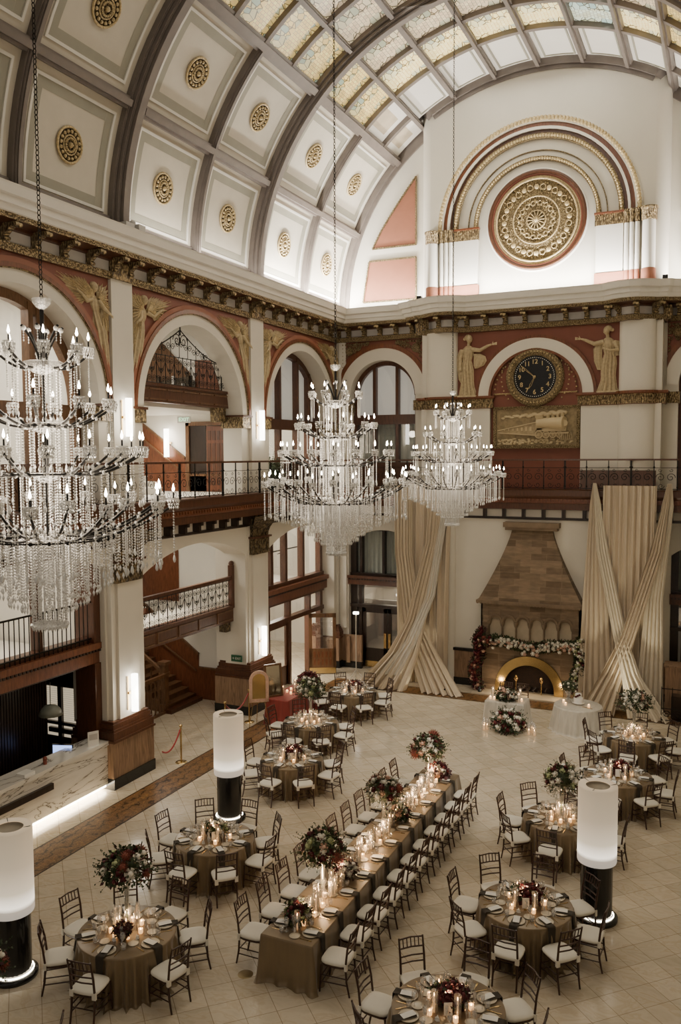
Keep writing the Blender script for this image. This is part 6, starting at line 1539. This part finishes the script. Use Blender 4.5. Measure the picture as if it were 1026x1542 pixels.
def shade_mat():
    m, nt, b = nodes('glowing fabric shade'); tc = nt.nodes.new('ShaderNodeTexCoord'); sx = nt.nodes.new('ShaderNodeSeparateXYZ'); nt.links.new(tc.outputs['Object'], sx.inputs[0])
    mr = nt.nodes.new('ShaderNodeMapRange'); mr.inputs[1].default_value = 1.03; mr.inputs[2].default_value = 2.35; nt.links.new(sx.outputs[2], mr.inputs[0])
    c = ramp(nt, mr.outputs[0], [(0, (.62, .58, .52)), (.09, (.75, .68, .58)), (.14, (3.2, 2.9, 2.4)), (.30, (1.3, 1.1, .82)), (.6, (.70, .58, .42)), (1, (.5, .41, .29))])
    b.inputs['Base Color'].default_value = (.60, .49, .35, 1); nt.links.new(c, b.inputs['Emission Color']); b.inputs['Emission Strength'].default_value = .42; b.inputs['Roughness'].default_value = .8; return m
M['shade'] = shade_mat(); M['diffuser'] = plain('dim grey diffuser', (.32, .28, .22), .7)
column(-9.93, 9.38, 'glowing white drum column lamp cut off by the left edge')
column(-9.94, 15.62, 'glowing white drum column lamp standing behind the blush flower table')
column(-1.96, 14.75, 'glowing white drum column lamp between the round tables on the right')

# ================================================================== sweetheart and cake tables
def boxcloth(name, w, d, h, mat, loc, rz, lab, cat):
    mb = MB(); n = 160; Ls = []
    for z, amp, out in ((h, 0, -.01), (h - .006, 0, 0), (h - .05, .002, .005), (h * .5, .018, .03), (.02, .03, .06), (.003, .03, .075)):
        vs = []; Lx, Ly = w / 2 + out, d / 2 + out; per = 4 * (Lx + Ly)
        for i in range(n):
            s = per * i / n
            for (ax, ay, dx, dy, ln, nx, ny) in ((-Lx, -Ly, 1, 0, 2 * Lx, 0, -1), (Lx, -Ly, 0, 1, 2 * Ly, 1, 0), (Lx, Ly, -1, 0, 2 * Lx, 0, 1), (-Lx, Ly, 0, -1, 2 * Ly, -1, 0)):
                if s <= ln + 1e-9: break
                s -= ln
            f = amp * (S(i * .9) + .6 * S(i * .4 + 1)); vs.append((ax + dx * s + nx * f, ay + dy * s + ny * f, z))
        Ls.append(vs)
    mb.add(sum(Ls, []), [(i + n * j, (i + 1) % n + n * j, (i + 1) % n + n * (j + 1), i + n * (j + 1)) for j in range(len(Ls) - 1) for i in range(n)], 0, True); mb.add(Ls[0], [tuple(range(n))])
    o = mb.build(name, mat); o.location = loc; o.rotation_euler = (0, 0, rz); return tag(o, lab, cat)
boxcloth('sweetheart_table', 1.15, .75, .72, M['silver'], (-5.95, 24.75, 0), 0, 'small square cornered table under a silvery floor length cloth before the fireplace', 'table')
for x in (-6.2, -5.7): chair(x, 25.45, PI, 'dark chiavari chair behind the small silver table, %s one' % ('left' if x < -6 else 'right'), 'chairs at the small silver table')
low(-5.98, 24.6, 'low cluster of blush and white flowers on the small silver table', 'wbwb', 41, False, 1.35, 20); low(-5.75, 24.6, 'low white flower cluster at the right of the small silver table', 'wwb', 42, False, .9, 12)
for k, (x, y) in enumerate(((-6.4, 24.85), (-6.3, 24.6), (-6.22, 24.95), (-6.42, 24.62), (-5.6, 24.95), (-5.5, 24.7), (-5.55, 24.55))): candle(('taper', 'votive')[k % 2], x, y, 'on the small silver table')
t = empty('floor_flower_arrangement', (-5.72, 24.0, 0), 0, 'large mound of burgundy and white flowers on the floor before the small silver table', 'flower arrangement')
b = empty('bouquet', (0, 0, .26)); b.parent = t; b.scale = (1.25,) * 3; inst('foliage', FOL[1], b); blooms(b, .33, .26, 40, 'rrbwwww', 43, 1.3)
for k, (x, y, h) in enumerate(((-6.45, 24.05, 1), (-6.33, 23.92, 1), (-6.4, 23.85, 1), (-5.12, 23.95, 1), (-5.02, 24.1, 1), (-4.95, 23.92, 1), (-5.08, 24.2, 1))):
    candle('pillar', x, y, 'on the floor beside the flower mound', 0.003)
o = inst('cake_table', skirt(.68, .72, .035, 17, 9, .10).mesh('cake_table', M['silver']), None, (-3.92, 25.0, 0)); tag(o, 'round cake table under a silvery floor length cloth right of the fireplace', 'table')
t = empty('wedding_cake', (-3.92, 25.05, TZ), 0, 'small two tier white cake with dark red flowers on the round silver table', 'cake')
MB().lathe([(.001, .06), (.17, .06), (.17, .05), (.03, .045), (.03, .01), (.1, 0), (.001, 0)], 24).build('cake_stand', M['white'], t); MB().lathe([(.13, .06), (.135, .07), (.135, .20), (.13, .21), (.001, .21)], 24).build('lower_tier', M['card'], t); MB().lathe([(.085, .21), (.09, .22), (.09, .32), (.085, .33), (.001, .33)], 24).build('upper_tier', M['card'], t)
for k in range(3): inst('burgundy_rose', RO['r'], t, (-.06 + .05 * k, -.09, .24 + .03 * k), scale=.9)
for k, (x, y) in enumerate(((-4.35, 25.1), (-4.25, 24.85), (-3.6, 24.9))): candle('votive', x, y, 'on the round silver cake table')
tag(MB().bar((0, 0, .005), (.3, -.1, .005), .03, .006).build('cake_knife', M['brass']), 'cake knife lying beside the white cake', 'knife').location = (-3.78, 24.85, TZ)
tall(-4.22, 25.12, 1.22, 'slender upright yellow and white flowers behind the white cake', 'wwg', 44, sc_=.55, n=12)

# mantel garland -----------------------------------------------------------
t = empty('mantel_garland', (-6, 27.8, 0), 0, 'thick garland of burgundy and white flowers draped over the fireplace mantel and down both sides', 'garland')
mb = MB(); rg = random.Random(77); cl = []
for i in range(46): u = i / 45; cl.append((-1.62 + 3.2 * u, 0, 1.72 + .08 * S(9 * u), .15 + .04 * rg.random(), 'wwwbw' if u > .12 else 'rrob'))
for i in range(26): u = i / 25; cl.append((-1.72 + .1 * S(7 * u), -.02, 1.75 - 1.6 * u, .18, 'rrorb')); cl.append((1.62 + .08 * S(6 * u), -.02, 1.72 - 1.35 * u, .17, 'wgwrw'))
for i in range(5): cl.append((-1.72 + .04 * i, 0, 1.85 + .06 * i, .12, 'rr')); cl.append((1.62 + .02 * i, 0, 1.85 + .05 * i, .12, 'wg'))
for (x, y, z, r_, pal) in cl:
    for k in range(60):
        d = Vector((rg.gauss(0, 1), rg.gauss(0, .8) - .3, rg.gauss(0, 1))).normalized(); p = Vector((x, y, z)) + d * r_ * (.6 + .5 * rg.random()); o = (d + Vector((rg.gauss(0, .6), rg.gauss(0, .6), rg.gauss(0, .6)))).normalized() * .085; s_ = o.orthogonal().normalized() * .022
        mb.add([p, p + o * .5 + s_, p + o, p + o * .5 - s_], [(0, 1, 2, 3)], 1 if (rg.random() < (.6 if pal[0] == 'r' else .12)) else 0)
mb.build('foliage', [M['leaf'], M['leafred']], t)
for i, (x, y, z, r_, pal) in enumerate(cl):
    for k in range(3):
        d = Vector((rg.gauss(0, .6), -1 - rg.random(), rg.gauss(0, .8) + .2)).normalized(); kk = rg.choice(pal); p = Vector((x, y, z)) + d * r_
        if i < 46 and i % 2 and k == 0 and kk not in 'ro':
            p = p + Vector((rg.gauss(0, .05), -.03, -.04 - .22 * rg.random()))
        o = inst(RN[kk][0], RO[kk], t, p, (0, 0, 0), .9 + .5 * rg.random()); o.rotation_mode = 'QUATERNION'; o.rotation_quaternion = d.to_track_quat('Z', 'Y')
for k, (x, y) in enumerate(((-4.62, 27.5), (-7.55, 27.55), (-8.62, 26.9))):
    tt = empty('up_light', (x, y, 0), 0, ('small black floor spotlight right of the hearth', 'small black floor spotlight left of the hearth', 'small black floor spotlight on the tiles left of the fireplace')[k], 'spotlight')
    MB().lathe([(.07, 0), (.07, .2), (.055, .2), (.055, .15), (.001, .15)], 14).build('case', M['blackgloss'], tt)

# ================================================================== entrance things
boxcloth('escort_table', .75, 2.3, .76, M['redcloth'], (-12.15, 22.95, 0), 0, 'long table under a dark red cloth beside the open oak door', 'table')
t = empty('picture_easel', (-12.55, 21.4, 0), R(40), 'arched pale framed picture on a thin metal easel before the pier', 'easel')
mb = MB(); 
for s in (-1, 1): mb.tube([(s * .3, -.05, 0), (s * .05, .0, 1.5)], .010, 5)
mb.tube([(0, .4, 0), (0, 0, 1.5)], .010, 5); mb.box(-.25, .25, -.06, -.02, .74, .76); mb.build('easel_legs', M['brass'], t)
mb = MB(); ring(mb, lambda a, z, d: (a, d - .05, z), 0, 1.42, .20, .29, 0, -.04, 99, 0, 20); mb.box(-.29, -.20, -.09, -.05, .78, 1.42).box(.20, .29, -.09, -.05, .78, 1.42).box(-.29, .29, -.09, -.05, .77, .86); mb.build('arched_frame', M['rb'], t)
mb = MB(); pts = [(-.2, .86)] + arc_pts(0, .2, 1.42, .2, 12) + [(.2, .86)]; mb.add([(p[0], -.055, p[1]) for p in pts], [tuple(range(len(pts)))]); mb.build('picture', M['brass'], t)
t = empty('framed_mirror', (-12.38, 22.05, .76), R(55), 'gilt framed mirror leaning on the red table', 'mirror')
mb = MB(); mb.bar((-.26, 0, .0), (-.26, .12, .95), .06, .05).bar((.26, 0, 0), (.26, .12, .95), .06, .05).bar((-.28, 0, .02), (.28, 0, .02), .05, .06).bar((-.28, .12, .95), (.28, .12, .95), .05, .06); mb.build('frame', M['woodmid'], t)
MB().add([(-.24, .01, .04), (.24, .01, .04), (.24, .12, .93), (-.24, .12, .93)], [(0, 1, 2, 3)]).build('glass', M['mirror'], t)
t2 = TZ; 
low(-12.1, 23.75, 'dark burgundy flower arrangement at the far end of the red table', 'rrrw', 51, True, 1.7, 24)
for k in range(9): candle(('votive', 'taper')[k % 3 == 0], -12.25 + .2 * (k % 2), 22.35 + .13 * k, 'on the red table', .762)
for k in range(2): tag(MB().box(-.1, .1, -.07, .07, 0, .02).build('guest_book', M['card']), 'white %s lying on the red table' % ('guest book' if k else 'card'), 'book').location = (-11.95, 23.2 + .3 * k, .762)
def stanchion(x, y, lab):
    t = empty('rope_stanchion', (x, y, 0), 0, lab, 'stanchion'); MB().lathe([(.001, .03), (.05, .03), (.15, .012), (.155, 0)], 24).tube([(0, 0, .02), (0, 0, .92)], .025, 10).ball((0, 0, .97), .045, 10, 6).build('post', M['brass'], t)
Q = [(-12.95, 18.05), (-13.02, 20.3), (-13.06, 21.7)]
stanchion(Q[0][0], Q[0][1], 'brass rope stanchion standing alone on the pale floor right of the near pier'); stanchion(Q[1][0], Q[1][1], 'brass rope stanchion just behind the left glowing column lamp'); stanchion(Q[2][0], Q[2][1], 'brass rope stanchion in front of the pier with the exit sign')
def rope(a, b, sag, lab): tag(MB().tube([(a[0] + (b[0] - a[0]) * i / 14, a[1] + (b[1] - a[1]) * i / 14, a[2] + (b[2] - a[2]) * i / 14 - sag * 4 * (i / 14) * (1 - i / 14)) for i in range(15)], .022, 7).build('velvet_rope', M['velvet']), lab, 'rope')
rope((-13.1, 17.45, .45), (-12.95, 18.02, .88), .22, 'red velvet rope hanging from the lone stanchion to the near pier'); rope((-13.02, 20.33, .88), (-13.06, 21.66, .88), .3, 'red velvet rope sagging between the two far stanchions')
t = empty('light_stand', (-11.95, 27.2, 0), 0, 'slim metal light stand with a bright white lamp head before the dark doors', 'light stand')
mb = MB(); mb.tube([(0, 0, .05), (0, 0, 2.45)], .016, 6)
for k in range(3): a = 2 * PI * k / 3; mb.tube([(0, 0, .45), (.4 * COS(a), .4 * S(a), .0)], .010, 4)
mb.build('pole', M['silver'], t); MB().box(-.09, .09, -.05, .05, 2.42, 2.5).build('lamp_head', M['sconce'], t)
# heads for uplights, floor discs
for (x, y, l) in ((-6.66, 10.86, 'right of the tall red flower table'), (-11.1, 9.9, 'left of the tall red flower table'), (-7.25, 17.05, 'between the slim column lamp and the long table'), (-6.55, 20.3, 'on the open dance floor'), (-3.6, 21.9, 'before the cake table')):
    tag(MB().lathe([(.001, .006), (.11, .006), (.12, .001)], 24).build('floor_disc', M['marker']), 'small round brass floor plate ' + l, 'floor plate').location = (x, y, 0)
# iron fender and cabinets at the right edge, balcony plants, speakers on the cornice
t = empty('iron_gate', (-1.75, 26.6, 0), 0, 'low black scrolled iron gate at the right edge beside the drapery', 'gate')
mb = MB(); 
for k in range(7): mb.tube([(.0 + k * .3, 0, 0), (k * .3, 0, 1.1)], .012, 4)
for z in (.1, .45, 1.05): mb.tube([(0, 0, z), (1.9, 0, z)], .014, 4)
for k in range(6):
    for s in (-1, 1): scroll(mb, (.15 + k * .3, .28), .12, 1.4, .009, s, lambda a, z: (a, 0, z), k)
mb.build('grille', M['black'], t)
tag(MB().box(-1.72, -1.1, 27.5, 28.1, 0, 1.5).box(-1.76, -1.06, 27.45, 28.12, 1.5, 1.55).build('oak_cabinet', M['veneer']), 'pale wood cabinet at the right edge behind the iron gate', 'cabinet')
tag(MB().box(-1.5, -.6, 26.9, 27.3, .1, .75).build('storage_chest', M['wooddark']), 'dark chest behind the low iron gate at the right edge', 'chest')
t = empty('potted_fern', (-13.65, 24.2, 6.88), 0, 'dark leafy plant on the upper balcony beside the second pilaster', 'plant'); b = inst('foliage', foliage(.45, .5, 700, 61).mesh('f', [M['leaf'], M['leaf']]), t, (0, 0, .55)); MB().lathe([(.001, .02), (.16, .02), (.2, .3), (.18, .3)], 14).build('pot', M['wooddark'], t)
for x, s_ in ((-9.98, 'left'), (-2.0, 'right')):
    tag(MB().box(x - .08, x + .08, 28.2, 28.35, 13.31, 13.5).box(x - .05, x + .05, 28.18, 28.2, 13.36, 13.45).build('speaker_box', M['blackgloss']), 'small black box on the cornice %s of the round medallion' % s_, 'speaker')
tag(MB().box(-13.1, -12.9, 16.2, 16.5, 13.32, 13.46).box(-13.1, -12.85, 16.6, 16.85, 13.32, 13.48).ball((-13, 16.55, 13.5), .08, 8, 5).build('spotlight_pair', M['cabinet']), 'pair of pale spotlights on the left cornice', 'spotlight')
mb = MB(); mb.ball((0, 0, 0), .10, 12, 8).tube([(0, 0, .1), (0, 0, .2)], .02, 6); o = mb.build('ceiling_bell', M['golddark']); o.location = (-14.3, 18.3, 9.05); tag(o, 'small bronze ball pendant under the upper gallery beside the gilded capital', 'ornament')

# ================================================================== world, lights, camera
w = bpy.data.worlds.new('World'); sc.world = w; w.use_nodes = True; w.node_tree.nodes['Background'].inputs[0].default_value = (1, .90, .76, 1); w.node_tree.nodes['Background'].inputs[1].default_value = .26
# cove strips on the cornice
lamp('cove_light', 'AREA', 520, (-13.0, 26.2, 13.38), .12, (PI, R(-12), 0), (1, .95, .88), 5.8)
lamp('cove_light', 'AREA', 60, (-13.0, 19.7, 13.38), .12, (PI, R(-12), 0), (1, .93, .84), 5.6)
lamp('cove_light', 'AREA', 240, (-11.7, 28.6, 13.38), 3.0, (PI - R(12), 0, 0), (1, .95, .88), .12)
lamp('cove_light', 'AREA', 430, (-6.0, 27.95, 13.38), 6.2, (PI - R(14), 0, 0), (1, .95, .88), .12)
lamp('cove_light', 'AREA', 240, (-.3, 28.6, 13.38), 3.0, (PI - R(12), 0, 0), (1, .95, .88), .12)
# soft daylight from the glazed crown of the vault
lamp('skylight_glow', 'AREA', 380, (-6, 19.5, 20.2), 5.0, (0, 0, 0), (1, .95, .86), 17)
# spots on the hall
def spot(e, loc, tgt, size, c=(1, .86, .68), blend=.6):
    o = lamp('spotlight', 'SPOT', e, loc, .15, c=c); o.data.spot_size = R(size); o.data.spot_blend = blend
    o.rotation_euler = (Vector(tgt) - Vector(loc)).to_track_quat('-Z', 'Y').to_euler(); return o
spot(2400, (-1, 12, 13.0), (-6, 21.5, 0), 34, (1, .93, .82)); spot(500, (-12.6, 16, 13.0), (-11, 19, 0), 40); spot(420, (0, 8, 12.5), (-6.0, 28, 2), 26, (1, .80, .58))
spot(160, (-10, 26.7, .15), (-9.7, 28, 4), 60, (1, .88, .62)); spot(160, (-2.8, 26.2, .15), (-2.9, 28, 4), 60, (1, .88, .62)); spot(300, (-14.6, 20.5, 6.2), (-14.6, 20.5, 0), 80, (1, .85, .65))
f_px, yaw, pitch, roll = 1279.6, R(24.7376), R(3.7831), R(-.2625)
fw = Vector((-S(yaw) * COS(pitch), COS(yaw) * COS(pitch), -S(pitch))); rt = fw.cross(Vector((0, 0, 1))).normalized(); up = rt.cross(fw)
r2 = rt * COS(roll) + up * S(roll); u2 = -rt * S(roll) + up * COS(roll)
cd = bpy.data.cameras.new('Camera'); cam = bpy.data.objects.new('Camera', cd); col.objects.link(cam); cd.sensor_fit = 'HORIZONTAL'; cd.sensor_width = 36; cd.lens = f_px * 36 / 1026
mt = Matrix((r2, u2, -fw)).transposed().to_4x4(); mt.translation = Vector((0, 0, 8)); cam.matrix_world = mt; sc.camera = cam
sc.view_settings.view_transform = 'AgX'; sc.view_settings.look = 'None'; sc.view_settings.exposure = 0.5
cy = sc.cycles; cy.max_bounces = 7; cy.diffuse_bounces = 3; cy.glossy_bounces = 3; cy.transmission_bounces = 4; cy.transparent_max_bounces = 10; cy.caustics_reflective = False; cy.caustics_refractive = False; cy.sample_clamp_indirect = 4; cy.use_denoising = True
